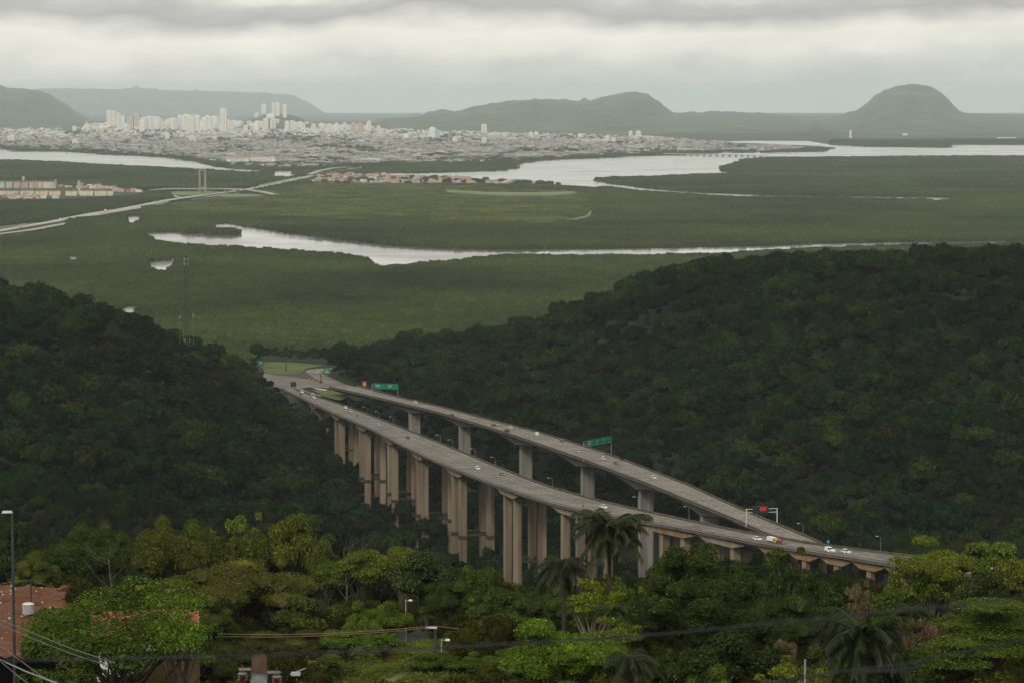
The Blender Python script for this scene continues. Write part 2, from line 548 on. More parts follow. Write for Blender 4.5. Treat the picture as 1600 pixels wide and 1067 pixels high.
water('river_pool', [(1216, 263.3), (1238, 263)], [(1236, 265), (1218, 265)], 5, 4)
sea = [(-.2 * 27700, 27700), (ray(640, 190)[0] * 27700, 27700), (ray(640, 190)[0] * 61000, 61000), (16500, 62000), (17000, 69000), (-17000, 69000)]
sheet('sea', sea, .25, M['sea'])

# protected picture regions of the plain: (polygon in photo pixels); canopy standing in front of them is left out
KEEP_PLAIN = []
def ribbon(name, pts, width, off, material, keep=1.5, **kw):
    """a road on the plain along photo points (px, py), width in metres"""
    c = [G(x, y, off) for x, y in pts]
    L, Rr = [], []
    for i, p in enumerate(c):
        t = (c[min(i + 1, len(c) - 1)] - c[max(i - 1, 0)])
        nrm = Vector((-t.y, t.x, 0)).normalized()
        w = width[i] if hasattr(width, '__len__') else width
        L.append(p + nrm * w / 2)
        Rr.append(p - nrm * w / 2)
    o = sheet(name, [(p.x, p.y) for p in L + Rr[::-1]], off, material, **kw)
    top = [proj(p.x, p.y, p.z) for p in L]
    bot = [proj(p.x, p.y, p.z) for p in Rr]
    KEEP_PLAIN.append([(x, min(y, y2) - .2) for (x, y), (_, y2) in zip(top, bot)] + [(x, max(y, y2) + keep) for (x, y), (_, y2) in reversed(list(zip(top, bot)))])
    return o
ROAD1 = [(-40, 367), (0, 360.5), (40, 353.5), (80, 347), (120, 338.5), (150, 333), (190, 327), (230, 319.5), (262, 313), (285, 309.5), (310, 306), (350, 301), (400, 294), (430, 288), (470, 279), (500, 271.5), (525, 267), (560, 262), (602, 255.5)]
ribbon('road', ROAD1, [26] * 10 + [24] * 5 + [20] * 4, 1.6, M['plain_road'])
ribbon('road', [(-40, 371), (0, 365.5), (45, 360), (75, 354.5), (115, 347)], 17, 1.5, M['plain_road'])
ribbon('road', [(137, 338), (165, 333.5), (198, 328), (232, 322.5)], 17, 1.5, M['plain_road'])
ribbon('road', [(262, 304), (280, 308.5), (322, 308), (358, 303.5)], 13, 1.5, M['plain_road'])
def pxsheet(name, pts, off, material, kind='structure', keep=True, **kw):
    poly = [G(x, y, off) for x, y in pts]
    if keep:
        KEEP_PLAIN.append([(x, y) for x, y in pts])
    return sheet(name, [(p.x, p.y) for p in poly], off, material, kind, **kw)
pxsheet('grass', [(262, 299.5), (300, 299), (345, 299), (330, 302), (300, 305.5), (270, 305)], .9, M['plain_grass'], 'stuff')
pxsheet('grass', [(340, 306), (372, 303), (432, 304), (400, 307), (352, 309)], .9, M['plain_grass'], 'stuff')
pxsheet('grass', [(236, 321), (252, 315.5), (270, 313), (262, 317), (245, 322)], .9, M['plain_grass'], 'stuff')
pxsheet('grass', [(-20, 356), (20, 352), (60, 346.5), (30, 353), (-20, 358.5)], .9, M['plain_grass'], 'stuff')
pxsheet('grass', [(400, 290), (430, 283.5), (468, 276), (470, 278.5), (430, 287), (404, 293)], .9, M['plain_grass'], 'stuff')
pxsheet('dirt_clearing', [(690, 296), (760, 300), (830, 301), (900, 299), (905, 302), (860, 306), (780, 306), (700, 301)], .9, M['plain_grass'], 'stuff')
pxsheet('dirt_clearing', [(916, 327), (932, 328), (926, 337), (905, 343), (880, 344), (905, 339), (917, 333)], .9, M['plain_grass'], 'stuff')
pxsheet('city_ground', [(-80, 210), (-80, 231), (30, 234), (170, 240), (262, 245), (300, 249), (350, 259), (440, 263), (520, 262), (600, 255), (700, 257), (800, 254), (860, 249), (1000, 242),
                        (1090, 239.5), (1180, 237), (1280, 236.5), (1290, 232), (1180, 226), (1090, 220), (1000, 214), (640, 203), (300, 196), (-80, 196)], .15, M['urban'], keep=False)

# ------------------------------------------------------------------ near terrain: thin-plate surface through points of the place
def zA(Y): return 125.7 - .0343 * Y          # carriageway grade of the lower viaduct
def zB(Y): return 120.3 - .0293 * Y          # ... and of the upper one
CT = []
def cp(px, py, Y, sub=8.0):
    p = P(px, py, Y)
    CT.append((p.x, Y, p.z - sub))
def cw(px, Y, z):
    CT.append((ray(px, 600)[0] * Y, Y, z))
for px, py, Y in [(530, 548, 2170), (640, 522, 2090), (800, 505, 2030), (900, 470, 1930), (1000, 431, 1850), (1120, 404, 1770), (1300, 398, 1710), (1450, 390, 1700), (1600, 388, 1700), (1800, 384, 1710)]:
    cp(px, py, Y)
for px, py, Y in [(590, 598, 1990), (700, 638, 1760), (850, 680, 1590), (1000, 735, 1430), (1150, 790, 1290), (1300, 826, 1220), (1450, 838, 1190), (1600, 850, 1180), (1800, 855, 1170)]:
    cp(px, py, Y)
for px, py, Y in [(1300, 600, 1435), (1500, 600, 1420), (1700, 600, 1420), (1100, 600, 1530), (900, 590, 1720)]:
    cp(px, py, Y)
for px, z in [(530, 20), (800, 40), (1000, 70), (1300, 90), (1600, 90), (1800, 90)]:
    cw(px, 2230, z)
for px in (-200, 100, 400, 700, 1000, 1300, 1600, 1800):
    cw(px, 2650, -6 if px < 700 else 5)
    cw(px, 2900, -25)
for px, py, Y in [(-180, 405, 1690), (0, 446, 1690), (60, 452, 1680), (130, 474, 1680), (200, 492, 1690), (290, 526, 1730), (350, 552, 1780), (395, 580, 1840)]:
    cp(px, py, Y)
for px, py, Y in [(-180, 640, 1350), (0, 640, 1350), (150, 640, 1380), (300, 640, 1480), (420, 660, 1640), (0, 720, 1210), (200, 720, 1250), (380, 730, 1400), (480, 740, 1560), (100, 800, 1090),
                  (300, 800, 1150), (450, 800, 1290), (-180, 780, 1100), (470, 655, 1800), (530, 700, 1740)]:
    cp(px, py, Y)
for px in (0, 200, 330):
    cw(px, 2080, 70)
for px in (410, 450, 500, 560):
    cw(px, 1925, 59.3); cw(px, 2020, 59.3); cw(px, 2120, 59.3)
cw(480, 2300, 38); cw(560, 2250, 42); cw(380, 2150, 56)
for px, Y, z in [(570, 1650, 18), (535, 1710, 30), (545, 1520, 27), (560, 1420, 36), (600, 1430, 30), (620, 1560, 18), (668, 1480, 22), (738, 1390, 28), (816, 1290, 32), (919, 1205, 46), (1012, 1290, 38), (1045, 1140, 58), (1160, 1100, 68), (1280, 1075, 72),
                 (1330, 1050, 74), (1450, 1030, 76), (1640, 1010, 77), (640, 1770, 36), (728, 1640, 36), (822, 1530, 36), (917, 1430, 38), (1110, 1180, 62)]:
    cw(px, Y, z)
for Y, z in [(40, 241), (60, 238), (100, 232), (150, 224), (190, 219), (230, 214.3), (270, 208.3), (330, 200), (400, 188.5), (500, 162), (600, 137), (800, 96)]:
    for px in (-150, 250, 650, 1050, 1450, 1800):
        zz = z
        if px < 300 and 180 < Y < 300:
            zz -= 3.0
        if px in (250, 1050, 1450) and 180 < Y < 450:
            zz -= 4.0
        if px == 650 and 300 < Y < 450:
            zz -= 2.5
        cw(px, Y, zz)
for px in (0, 300): cw(px, 950, 88)
for px in (550, 750): cw(px, 1050, 55)
for px in (1000, 1300, 1650): cw(px, 930, 76)
CT = np.array(CT)
def _U(r2): return r2 * np.log(r2 + 1e-9)
SCL = 1000.0
_q = CT[:, :2] / SCL
_n = len(CT)
_K = _U(((_q[:, None] - _q[None]) ** 2).sum(-1)) + np.eye(_n) * 2e-4
_Pm = np.c_[np.ones(_n), _q]
_A = np.block([[_K, _Pm], [_Pm.T, np.zeros((3, 3))]])
_w = np.linalg.solve(_A, np.r_[CT[:, 2], 0, 0, 0])
def tps(x, y):
    x, y = np.atleast_1d(np.asarray(x, float)), np.atleast_1d(np.asarray(y, float))
    out = np.empty(x.shape)
    flat = np.c_[x.ravel(), y.ravel()] / SCL
    res = []
    for i in range(0, len(flat), 4000):
        f = flat[i:i + 4000]
        res.append(_U(((f[:, None] - _q[None]) ** 2).sum(-1)) @ _w[:_n] + _w[_n] + f @ _w[_n + 1:])
    return np.concatenate(res).reshape(x.shape)
PLATEAU = [(ray(px, 600)[0] * Y, Y) for px, Y in [(405, 1905), (470, 1900), (560, 1905), (600, 1950), (575, 2080), (530, 2160), (400, 2170), (395, 2050)]]
def pseudo(x, y):
    return (np.sin(x * .021 + y * .013) + np.sin(x * -.017 + y * .026 + 1.7) + .6 * np.sin(x * .05 - y * .041 + .4)) * 1.6
# visible shafts of the piers
SHAFTS = [(541, 521, 560, 640, 710, 1750), (582, 560, 603, 660, 782, 1650), (628, 606, 651, 680, 814, 1545), (680, 656, 704, 705, 857, 1465), (738, 712, 765, 735, 872, 1382), (816, 786, 846, 765, 914, 1292),
          (919, 899, 942, 795, 905, 1222), (1012, 994, 1030, 800, 897, 1345), (644, 628, 660, 635, 678, 1768), (729, 713, 744, 660, 732, 1674), (822, 804, 838, 690, 762, 1564), (917, 900, 934, 720, 794, 1450),
          (1012, 994, 1030, 755, 812, 1345), (1110, 1092, 1128, 790, 832, 1239), (0, 765, 786, 760, 830, 1300), (0, 846, 898, 800, 850, 1200)]
SKY_X = [-400, -200, 0, 60, 130, 200, 290, 350, 400, 425, 434, 500, 522, 640, 800, 900, 1000, 1120, 1300, 1450, 1600, 2000]
SKY_Y = [370, 398, 439, 446, 466, 486, 520, 546, 577, 596, 553, 552, 548, 518, 503, 468, 428, 399, 394, 386, 384, 378]
def skyline_slope(px):
    py = np.interp(px, SKY_X, SKY_Y)
    v = -(py - 533.5) / FP
    return (-SP + v * CP) / (CP + v * SP)
def ground(x, y):
    z = tps(x, y)
    x, y = np.atleast_1d(np.asarray(x, float)), np.atleast_1d(np.asarray(y, float))
    k = np.clip((y - 1050) / 200, 0, 1) * np.clip((2150 - y) / 200, 0, 1)
    z = z + pseudo(x, y) * k * np.clip(np.abs(x + .1 * 0) / 1e9 + 1, 0, 1)
    # the crests keep to the skyline the viewer sees, a tree's height below it
    px_ = proj(x, y, z)[0]
    zl = CAM_H + skyline_slope(px_) * y - 24.0
    act = (y > 1000) & (y < 2700)
    d_ = np.clip((z - zl) / 4.0, -30, 30)
    z = np.where(act, z - 4.0 * np.log1p(np.exp(d_)), z)
    # ravines in front of the pier feet
    for (c_, x0, x1, y0, y1, Y) in SHAFTS:
        v_ = -(y1 - 533.5) / FP
        zc = CAM_H + (-SP + v_ * CP) / (CP + v_ * SP) * y - 5.0
        w_ = np.clip(1 - np.maximum(np.maximum(x0 - px_, px_ - x1), 0) / 45, 0, 1)
        w_ = w_ * w_ * (3 - 2 * w_) * ((y > 620) & (y < Y + 12))
        z = z - w_ * 3.0 * np.log1p(np.exp(np.clip((z - zc) / 3.0, -30, 30)))
    ins = inside(PLATEAU, x, y)
    return np.where(ins, 59.3, z)
def gh(x, y):
    return float(ground(x, y)[0])
gx = np.arange(-640, 641, 12.0)
gy = np.concatenate([np.arange(40, 500, 8.0), np.arange(500, 2901, 14.0)])
GX, GY = np.meshgrid(gx, gy)
GZ = ground(GX, GY)
nx, ny = len(gx), len(gy)
idx = np.arange(nx * ny).reshape(ny, nx)
tf = np.stack([idx[:-1, :-1], idx[:-1, 1:], idx[1:, 1:], idx[1:, :-1]], -1).reshape(-1, 4)
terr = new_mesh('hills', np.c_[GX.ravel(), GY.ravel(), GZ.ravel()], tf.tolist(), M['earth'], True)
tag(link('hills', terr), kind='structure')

# ------------------------------------------------------------------ interchange on the plateau (z = 60)
def F(px, py, z=60.0):
    a, b = ray(px, py)
    Y = (z - CAM_H) / b
    return (a * Y, Y, z)
def flat(name, pts, z, material, kind='structure'):
    vs = [F(x, y, z) for x, y in pts]
    m = new_mesh(name, vs, [list(range(len(vs)))], material)
    bm = bmesh.new(); bm.from_mesh(m)
    bmesh.ops.triangulate(bm, faces=bm.faces[:], ngon_method='EAR_CLIP')
    for f in bm.faces:
        if f.normal.z < 0: f.normal_flip()
    bm.to_mesh(m); bm.free()
    return tag(link(name, m), kind=kind)
KEEP = []                                   # (polygon in photo pixels, depth): trees nearer than the depth may not cover it
flat('grass', [(406, 565.5), (430, 565), (474, 567), (508, 571), (490, 573.5), (478, 576), (472.5, 582), (437, 585), (414, 583)], 59.7, M['lawn'], 'stuff')
flat('soil_patch', [(437, 585), (474, 582), (477, 580), (491, 591), (506, 597), (484, 593), (446, 587.5)], 59.72, M['brown_soil'])
flat('road', [(412, 583), (446, 587.2), (484, 593), (506, 597.5), (540, 600), (600, 617), (600, 625), (545, 612), (521, 607), (487, 604.5), (470, 606.5), (484, 612), (505, 618), (470, 622), (446, 609), (410, 598)], 59.85, M['asphalt'])
flat('road', [(506, 597.4), (491, 590.5), (480, 583), (477, 579), (484, 576.8), (503, 575.5), (520, 575), (520, 577.5), (506, 580), (504, 583), (512, 587.5), (540, 600)], 59.87, M['asphalt_b'])
flat('grass', [(487, 608.5), (500, 608), (545, 611.5), (548, 619), (530, 625), (508, 620)], 59.95, M['lawn'], 'stuff')
flat('road_marking', [(486, 604.6), (512, 608.3), (508, 609.6), (499, 608.6)], 60.02, M['paint'])
CLEARPX = [(406, 564), (505, 570), (524, 574), (524, 578), (510, 585), (545, 599), (600, 617), (600, 626), (548, 624), (470, 626), (430, 612), (400, 600)]
KEEP.append(([(408, 564), (520, 572), (520, 578), (600, 616), (600, 626), (548, 622), (470, 622), (430, 600), (410, 598)], 1900))
KEEP.append(([(408, 566.5), (500, 571), (470, 590), (412, 590)], 2110))

# ------------------------------------------------------------------ viaducts
def edge(pts, a, b, px0, px1, n=400):
    """photo points of a deck edge -> smooth line in space on the grade z = a - bY"""
    xs = np.linspace(px0, px1, n)
    px, py = np.array(pts).T
    sl0 = (py[1] - py[0]) / (px[1] - px[0]); sl1 = (py[-1] - py[-2]) / (px[-1] - px[-2])
    ext = np.linspace(px0 - 80, px1 + 80, n + 200)
    ys = np.interp(ext, px, py)
    ys = np.where(ext < px[0], py[0] + sl0 * (ext - px[0]), ys)
    ys = np.where(ext > px[-1], py[-1] + sl1 * (ext - px[-1]), ys)
    st = ext[1] - ext[0]
    kw = int(35 / st)
    ker = np.hanning(2 * kw + 1); ker /= ker.sum()
    ys = np.convolve(np.pad(ys, kw, mode='reflect', reflect_type='odd'), ker, 'valid')
    ys = np.interp(xs, ext, ys)
    out = []
    for x, y in zip(xs, ys):
        dx, dz = ray(x, y)
        Y = (CAM_H - a) / (-dz - b)
        out.append((dx * Y, Y, a - b * Y))
    return np.array(out)
A_NEAR = [(455, 614.5), (512, 642), (577, 669), (634, 699), (690, 725), (765, 755), (846, 783), (911, 799), (964, 808.5), (1080, 829), (1175, 848), (1250, 860), (1315, 870), (1397, 883), (1500, 896), (1640, 911)]
A_FAR = [(455, 607), (549, 639), (606, 661), (690, 695), (720, 707), (779, 732), (840, 756), (859, 763), (937, 785), (1003, 800), (1080, 816.5), (1140, 829), (1190, 838.5), (1290, 855), (1415, 871), (1520, 884), (1660, 899)]
B_NEAR = [(505, 602.5), (583, 620), (634, 632), (690, 646), (780, 673), (845, 695), (906, 716), (964, 738), (1003, 752.5), (1080, 784), (1115, 798), (1165, 819), (1205, 838), (1250, 848.5), (1292, 855.5)]
B_FAR = [(520, 592), (540, 599), (615, 620), (690, 637), (780, 661), (840, 676), (906, 696.5), (964, 716), (1080, 761), (1115, 778), (1190, 811), (1240, 831), (1290, 853)]
class Deck:
    def __init__(s, near, far, a, b, n0, n1, f0, f1, step=9.0):
        N_, F_ = edge(near, a, b, n0, n1), edge(far, a, b, f0, f1)
        d = np.r_[0, np.cumsum(np.linalg.norm(np.diff(N_[:, :2], axis=0), axis=1))]
        ss = np.arange(0, d[-1], step)
        s.near = np.c_[[np.interp(ss, d, N_[:, k]) for k in range(3)]].T
        D2 = ((s.near[:, None, :2] - F_[None, :, :2]) ** 2).sum(-1)
        j = D2.argmin(1)
        s.far = F_[j]
        w = np.linalg.norm(s.far[:, :2] - s.near[:, :2], axis=1)
        s.far = s.far.copy()
        s.far[:, 2] = s.near[:, 2]
        s.s = ss
        t = np.gradient(s.near[:, :2], axis=0)
        s.t = t / np.linalg.norm(t, axis=1)[:, None]
        s.w = w
        s.a, s.b = a, b
        s.px = np.array([proj(*p)[0] for p in s.near])
    def pt(s, i, u, v):
        """u metres in from the near edge (negative: beyond it), v metres up"""
        p, q = s.near[i], s.far[i]
        e = (q - p); L = np.linalg.norm(e[:2]); e = e / max(L, 1e-6)
        r = p + e * u
        return (r[0], r[1], r[2] + v)
    def on(s, px, py, h=0.0):
        dx, dz = ray(px, py)
        Y = (CAM_H - s.a) / (-dz - s.b)
        return Vector((dx * Y, Y, s.a - s.b * Y + h))
    def head(s, p):
        i = ((s.near[:, :2] - np.array([p[0], p[1]])) ** 2).sum(1).argmin()
        return i, math.atan2(s.t[i, 1], s.t[i, 0])
DA = Deck(A_NEAR, A_FAR, 125.7, .0343, 440, 1640, 420, 1690)
DB = Deck(B_NEAR, B_FAR, 120.3, .0293, 515, 1286, 500, 1300)
def deck_parts(D, root, road_mat, depth_at, inset, rail, lanes, slab=.55, far_wall=True):
    n = len(D.s)
    m = MB()
    m.sweep([[D.pt(i, 0, 0), D.pt(i, D.w[i], 0)] for i in range(n)], closed=False)
    dk = m.build('roadway', road_mat, root)
    m = MB()
    m.sweep([[D.pt(i, -.45, -.02), D.pt(i, -.45, -slab), D.pt(i, inset, -slab - .5), D.pt(i, D.w[i] - inset, -slab - .5), D.pt(i, D.w[i] + .45, -slab), D.pt(i, D.w[i] + .45, -.02)] for i in range(n)])
    m.build('deck_slab', M['girder'], root)
    m = MB()
    for (u0, u1) in ((inset, None),):
        m.sweep([[D.pt(i, inset, -slab - .45), D.pt(i, inset + .5, -depth_at(i)), D.pt(i, D.w[i] - inset - .5, -depth_at(i)), D.pt(i, D.w[i] - inset, -slab - .45)] for i in range(n)])
    m.build('girder', M['girder'], root)
    if rail:                                  # open balustrade: kerb, posts and rail
        pr = MB()
        pr.sweep([[D.pt(i, -.4, -.1), D.pt(i, -.4, .42), D.pt(i, .0, .42), D.pt(i, .0, .004)] for i in range(n)])
        po = pr.build('parapet', M['parapet'], root)
        rl = MB()
        rl.sweep([[D.pt(i, -.32, .92), D.pt(i, -.32, 1.1), D.pt(i, -.1, 1.1), D.pt(i, -.1, .92)] for i in range(n)])
        rl.build('railing', M['parapet'], root)
        ps = MB()
        for i in range(n - 1):
            if D.px[i] < 690:
                continue
            for k in np.linspace(0, 1, 4)[:-1]:
                p = Vector(D.pt(i, -.21, 0)).lerp(Vector(D.pt(i + 1, -.21, 0)), k)
                ps.box((p.x, p.y, p.z + .67), (.24, .24, .5), math.atan2(D.t[i, 1], D.t[i, 0]))
        tag(ps.build('railing_posts', M['concrete_b'], po), kind='stuff')
    else:
        pr = MB()
        pr.sweep([[D.pt(i, -.4, -.1), D.pt(i, -.4, .8), D.pt(i, -.15, .8), D.pt(i, .0, .004)] for i in range(n)])
        pr.build('parapet', M['parapet'], root)
    if far_wall:
        pr = MB()
        pr.sweep([[D.pt(i, D.w[i], .004), D.pt(i, D.w[i] + .15, 1.0), D.pt(i, D.w[i] + .4, 1.0), D.pt(i, D.w[i] + .4, -.1)] for i in range(n)])
        pr.build('parapet', M['parapet'], root)
    lm = MB()
    for f in lanes:
        for i in range(0, n - 1, 1):
            a = Vector(D.pt(i, D.w[i] * f - .14, .012)); b = Vector(D.pt(i, D.w[i] * f + .14, .012))
            a2 = Vector(D.pt(i + 1, D.w[i + 1] * f - .14, .012)); b2 = Vector(D.pt(i + 1, D.w[i + 1] * f + .14, .012))
            lm.add([a, b, b.lerp(b2, .38), a.lerp(a2, .38)], [(0, 1, 2, 3)])
    for f in (.045, .955):
        lm.sweep([[D.pt(i, D.w[i] * f - .10, .012), D.pt(i, D.w[i] * f + .10, .012)] for i in range(n)], closed=False)
    tag(lm.build('lane_marking', M['paint'], dk), kind='stuff')
    return dk

i0 = len(DA.s) // 2
va = empty('viaduct', tuple(DA.near[i0]))
va.location = (0, 0, 0)
tag(va, 'lower highway viaduct carried on rows of tall brown twin columns, nearer of the two', 'viaduct')
A_PIERS = [500, 541, 582, 628, 680, 738, 816, 919, 1066, 1150, 1232, 1279, 1321, 1372, 1420, 1480]
A_MID = np.array([proj(*DA.pt(i, DA.w[i] / 2, -12))[0] for i in range(len(DA.s))])
a_idx = [int(np.abs(A_MID - p).argmin()) for p in A_PIERS]
roadA = deck_parts(DA, va, M['asphalt'], lambda i: 2.3, 2.6, True, (.36, .66))
for pi, (pp, i) in enumerate(zip(A_PIERS, a_idx)):
    short = pp > 1200
    t = Vector((DA.t[i, 0], DA.t[i, 1], 0)); n = Vector((-t.y, t.x, 0))
    wq = DA.w[i]
    c0 = Vector(DA.pt(i, wq / 2, 0))
    e = (Vector(DA.pt(i, wq, 0)) - c0).normalized()
    rz = math.atan2(t.y, t.x)
    hl, hs, dep = (18.0, 9.6, 3.5) if not short else (9.0, 4.0, 3.6)
    cm = MB()                                 # haunched cap: long at the deck, short over the columns
    hw = wq / 2 - 1.2
    prof = [(-hl, -1.25), (hl, -1.25), (hl, -1.6), (hs, -dep), (-hs, -dep), (-hl, -1.6)]
    cm.sweep([[tuple(c0 + t * a + e * s_ * hw + Vector((0, 0, v - DA.b * 0))) for a, v in prof] for s_ in (-1, 1)])
    capm = M['orange'] if (short or pp in (628, 1066)) else M['concrete_c']
    cap = cm.build('pier', capm, va)
    al, ac = (7.6, hw - 2.9) if not short else (0.0, hw - 1.8)
    for sa in ((-1, 1) if not short else (0,)):
        for sc in (-1, 1):
            q = c0 + t * al * sa + e * ac * sc
            zg = gh(q.x, q.y) - 4
            zt = q.z - dep + .02
            col = MB()
            cw_, cd_ = (3.3, 2.7) if not short else (2.0, 2.4)
            col.box((q.x, q.y, (zg + zt) / 2), (cd_, cw_, zt - zg), rz)
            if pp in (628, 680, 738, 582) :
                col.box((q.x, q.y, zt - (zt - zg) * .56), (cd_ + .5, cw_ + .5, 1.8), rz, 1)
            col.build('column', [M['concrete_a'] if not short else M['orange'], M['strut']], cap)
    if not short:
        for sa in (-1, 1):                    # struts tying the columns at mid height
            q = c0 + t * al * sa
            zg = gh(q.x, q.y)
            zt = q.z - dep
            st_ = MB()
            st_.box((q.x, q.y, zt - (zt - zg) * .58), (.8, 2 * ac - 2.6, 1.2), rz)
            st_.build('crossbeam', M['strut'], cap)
vb = empty('viaduct', (0, 0, 0))
tag(vb, 'upper highway viaduct of arched grey girder on single broad piers, behind the brown columned one', 'viaduct')
B_PIERS = [566, 644, 729, 822, 917, 1012, 1110]
B_MID = np.array([proj(*DB.pt(i, DB.w[i] / 2, -12))[0] for i in range(len(DB.s))])
b_idx = [int(np.abs(B_MID - p).argmin()) for p in B_PIERS]
b_s = [DB.s[i] for i in b_idx]
def depthB(i):
    s = DB.s[i]
    if s > b_s[-1] + 45:
        return 3.0
    j = np.searchsorted(b_s, s)
    lo = b_s[j - 1] if j > 0 else b_s[0] - 90
    hi = b_s[j] if j < len(b_s) else b_s[-1] + 90
    k = abs((s - lo) / (hi - lo) * 2 - 1)
    return 2.3 + 3.2 * k ** 1.7
deck_parts(DB, vb, M['asphalt_b'], depthB, 2.3, False, (.36, .66))
for pp, i in zip(B_PIERS, b_idx):
    if pp < 600:
        continue
    t = Vector((DB.t[i, 0], DB.t[i, 1], 0))
    rz = math.atan2(t.y, t.x)
    c0 = Vector(DB.pt(i, DB.w[i] / 2, 0))
    pw = min(max(DB.w[i] - 5.6, 4.5), 5.8)
    zt = c0.z - 6.6
    zg = gh(c0.x, c0.y) - 4
    m = MB()
    m.box((c0.x, c0.y, (zg + zt) / 2), (4.6, pw, zt - zg), rz)
    e = Vector((-t.y, t.x, 0))
    for sc in (-1, 1):                        # raised corner ribs of the hollow pier
        for sa in (-1, 1):
            q = c0 + t * sa * 2.3 + e * sc * (pw / 2 - .35)
            m.box((q.x, q.y, (zg + zt) / 2), (.5, .75, zt - zg - .01), rz)
    pr = m.build('pier', M['concrete_b'], vb)
    m = MB()
    m.box((c0.x, c0.y, zt + .62), (5.0, pw + .3, 1.24), rz)
    m.build('bearing_block', M['concrete_c'], pr)
# the lower viaduct's speed figures and chevrons painted on the upper roadway
mk = MB()
for (x0, y0) in ((1181, 818.2), (1192, 817.4)):
    for k in range(3):
        p = DB.on(x0 + k * 3.0, y0 + k * .9 + (.6 if k % 2 else -.6), .014)
        _, hd = DB.head(p)
        for s_ in (0, 1):
            q = p + Vector((math.cos(hd), math.sin(hd), 0)) * (s_ * 2.2) + Vector((-math.sin(hd), math.cos(hd), 0)) * (s_ * .5)
            mk.box((q.x, q.y, q.z + .003 * s_), (2.0, .5, .02), hd + (.5 if s_ else -.4))
mk.build('road_marking', M['white'], vb)
p1, p2 = DB.on(858, 695.5, .015), DB.on(877, 694, .015)
sm_ = MB(); hd = math.atan2((p2 - p1).y, (p2 - p1).x)
sm_.box(tuple((p1 + p2) / 2), ((p2 - p1).length, .7, .02), hd)
sm_.build('road_marking', M['paint'], vb)

def pxpoly(D, lo=None, hi=None, up=1.2, down=-3.5):
    nn = range(len(D.s))
    top = [proj(*D.pt(i, D.w[i], up)) for i in nn]
    bot = [proj(*D.pt(i, 0, down)) for i in nn]
    return top + bot[::-1]
KEEP.append((pxpoly(DA), 'A'))
KEEP.append((pxpoly(DB), 'B'))
for _, x0, x1, y0, y1, Y in SHAFTS:
    KEEP.append(([(x0, y0), (x1, y0), (x1, y1), (x0, y1)], Y))
def keep_clear(x, y, z, r):
    """True where a tree top at these points would cover something the photo shows clear"""
    bad = np.zeros(len(x), bool)
    for dz, sd in ((0.0, 0), (-.45, 0), (-.8, 0), (-.12, .5), (-.12, -.5), (-.25, .8), (-.25, -.8), (-.45, 1.0), (-.45, -1.0), (-.7, 1.0), (-.7, -1.0)):
        px, py = proj(x + sd * r, y, z + dz * r * 2)
        for poly, d in KEEP:
            ins = inside(poly, px, py)
            if d in ('A', 'B'):
                D = DA if d == 'A' else DB
                j = np.abs(D.px[None, :] - px[:, None]).argmin(1)
                ins &= y < D.near[j, 1] + 8
            else:
                ins &= y < d
            bad |= ins
    # nothing grows through the decks
    for D in (DA, DB):
        mid = (D.near + D.far) / 2
        d2 = ((np.c_[x, y][:, None] - mid[None, :, :2]) ** 2).sum(-1)
        j = d2.argmin(1)
        bad |= (np.sqrt(d2.min(1)) < D.w[j] / 2 + 3.5) & (z > mid[j, 2] - 4)
    return bad

# ------------------------------------------------------------------ foliage shapes
def lobe_leaves(lobes, n, rng, shell=(.72, 1.03), low=-.35):
    vol = np.array([l[3] * l[4] + l[3] * l[5] + l[4] * l[5] for l in lobes])
    k = rng.choice(len(lobes), n, p=vol / vol.sum())
    L = np.array(lobes)[k]
    d = rng.normal(0, 1, (n, 3))
    d /= np.linalg.norm(d, axis=1)[:, None]
    d[:, 2] = np.where(d[:, 2] < low, -d[:, 2], d[:, 2])
    r = rng.uniform(*shell, (n, 1))
    c = L[:, :3] + d * L[:, 3:6] * r
    nr = d / L[:, 3:6]
    nr /= np.linalg.norm(nr, axis=1)[:, None]
    return c, nr
def core_faces(lobes, k=.78):
    """dark inside of a crown: small rough solids that stop one seeing straight through"""
    v, f = [], []
    ico = [(0, 0, 1), (.89, 0, .45), (.28, .85, .45), (-.72, .53, .45), (-.72, -.53, .45), (.28, -.85, .45), (.72, .53, -.45), (-.28, .85, -.45), (-.89, 0, -.45), (-.28, -.85, -.45), (.72, -.53, -.45), (0, 0, -1)]
    tri = [(0, 1, 2), (0, 2, 3), (0, 3, 4), (0, 4, 5), (0, 5, 1), (1, 6, 2), (2, 7, 3), (3, 8, 4), (4, 9, 5), (5, 10, 1), (6, 7, 2), (7, 8, 3), (8, 9, 4), (9, 10, 5), (10, 6, 1), (11, 7, 6), (11, 8, 7), (11, 9, 8), (11, 10, 9), (11, 6, 10)]
    for l in lobes:
        o = len(v)
        v += [(l[0] + a * l[3] * k, l[1] + b * l[4] * k, l[2] + c_ * l[5] * k) for a, b, c_ in ico]
        f += [tuple(i + o for i in t_) for t_ in tri]
    return v, f
def join_meshes(name, parts):
    bm = bmesh.new()
    for m in parts:
        bm.from_mesh(m)
    out = bpy.data.meshes.new(name)
    bm.to_mesh(out)
    bm.free()
    out.materials.append(parts[0].materials[0])
    return out
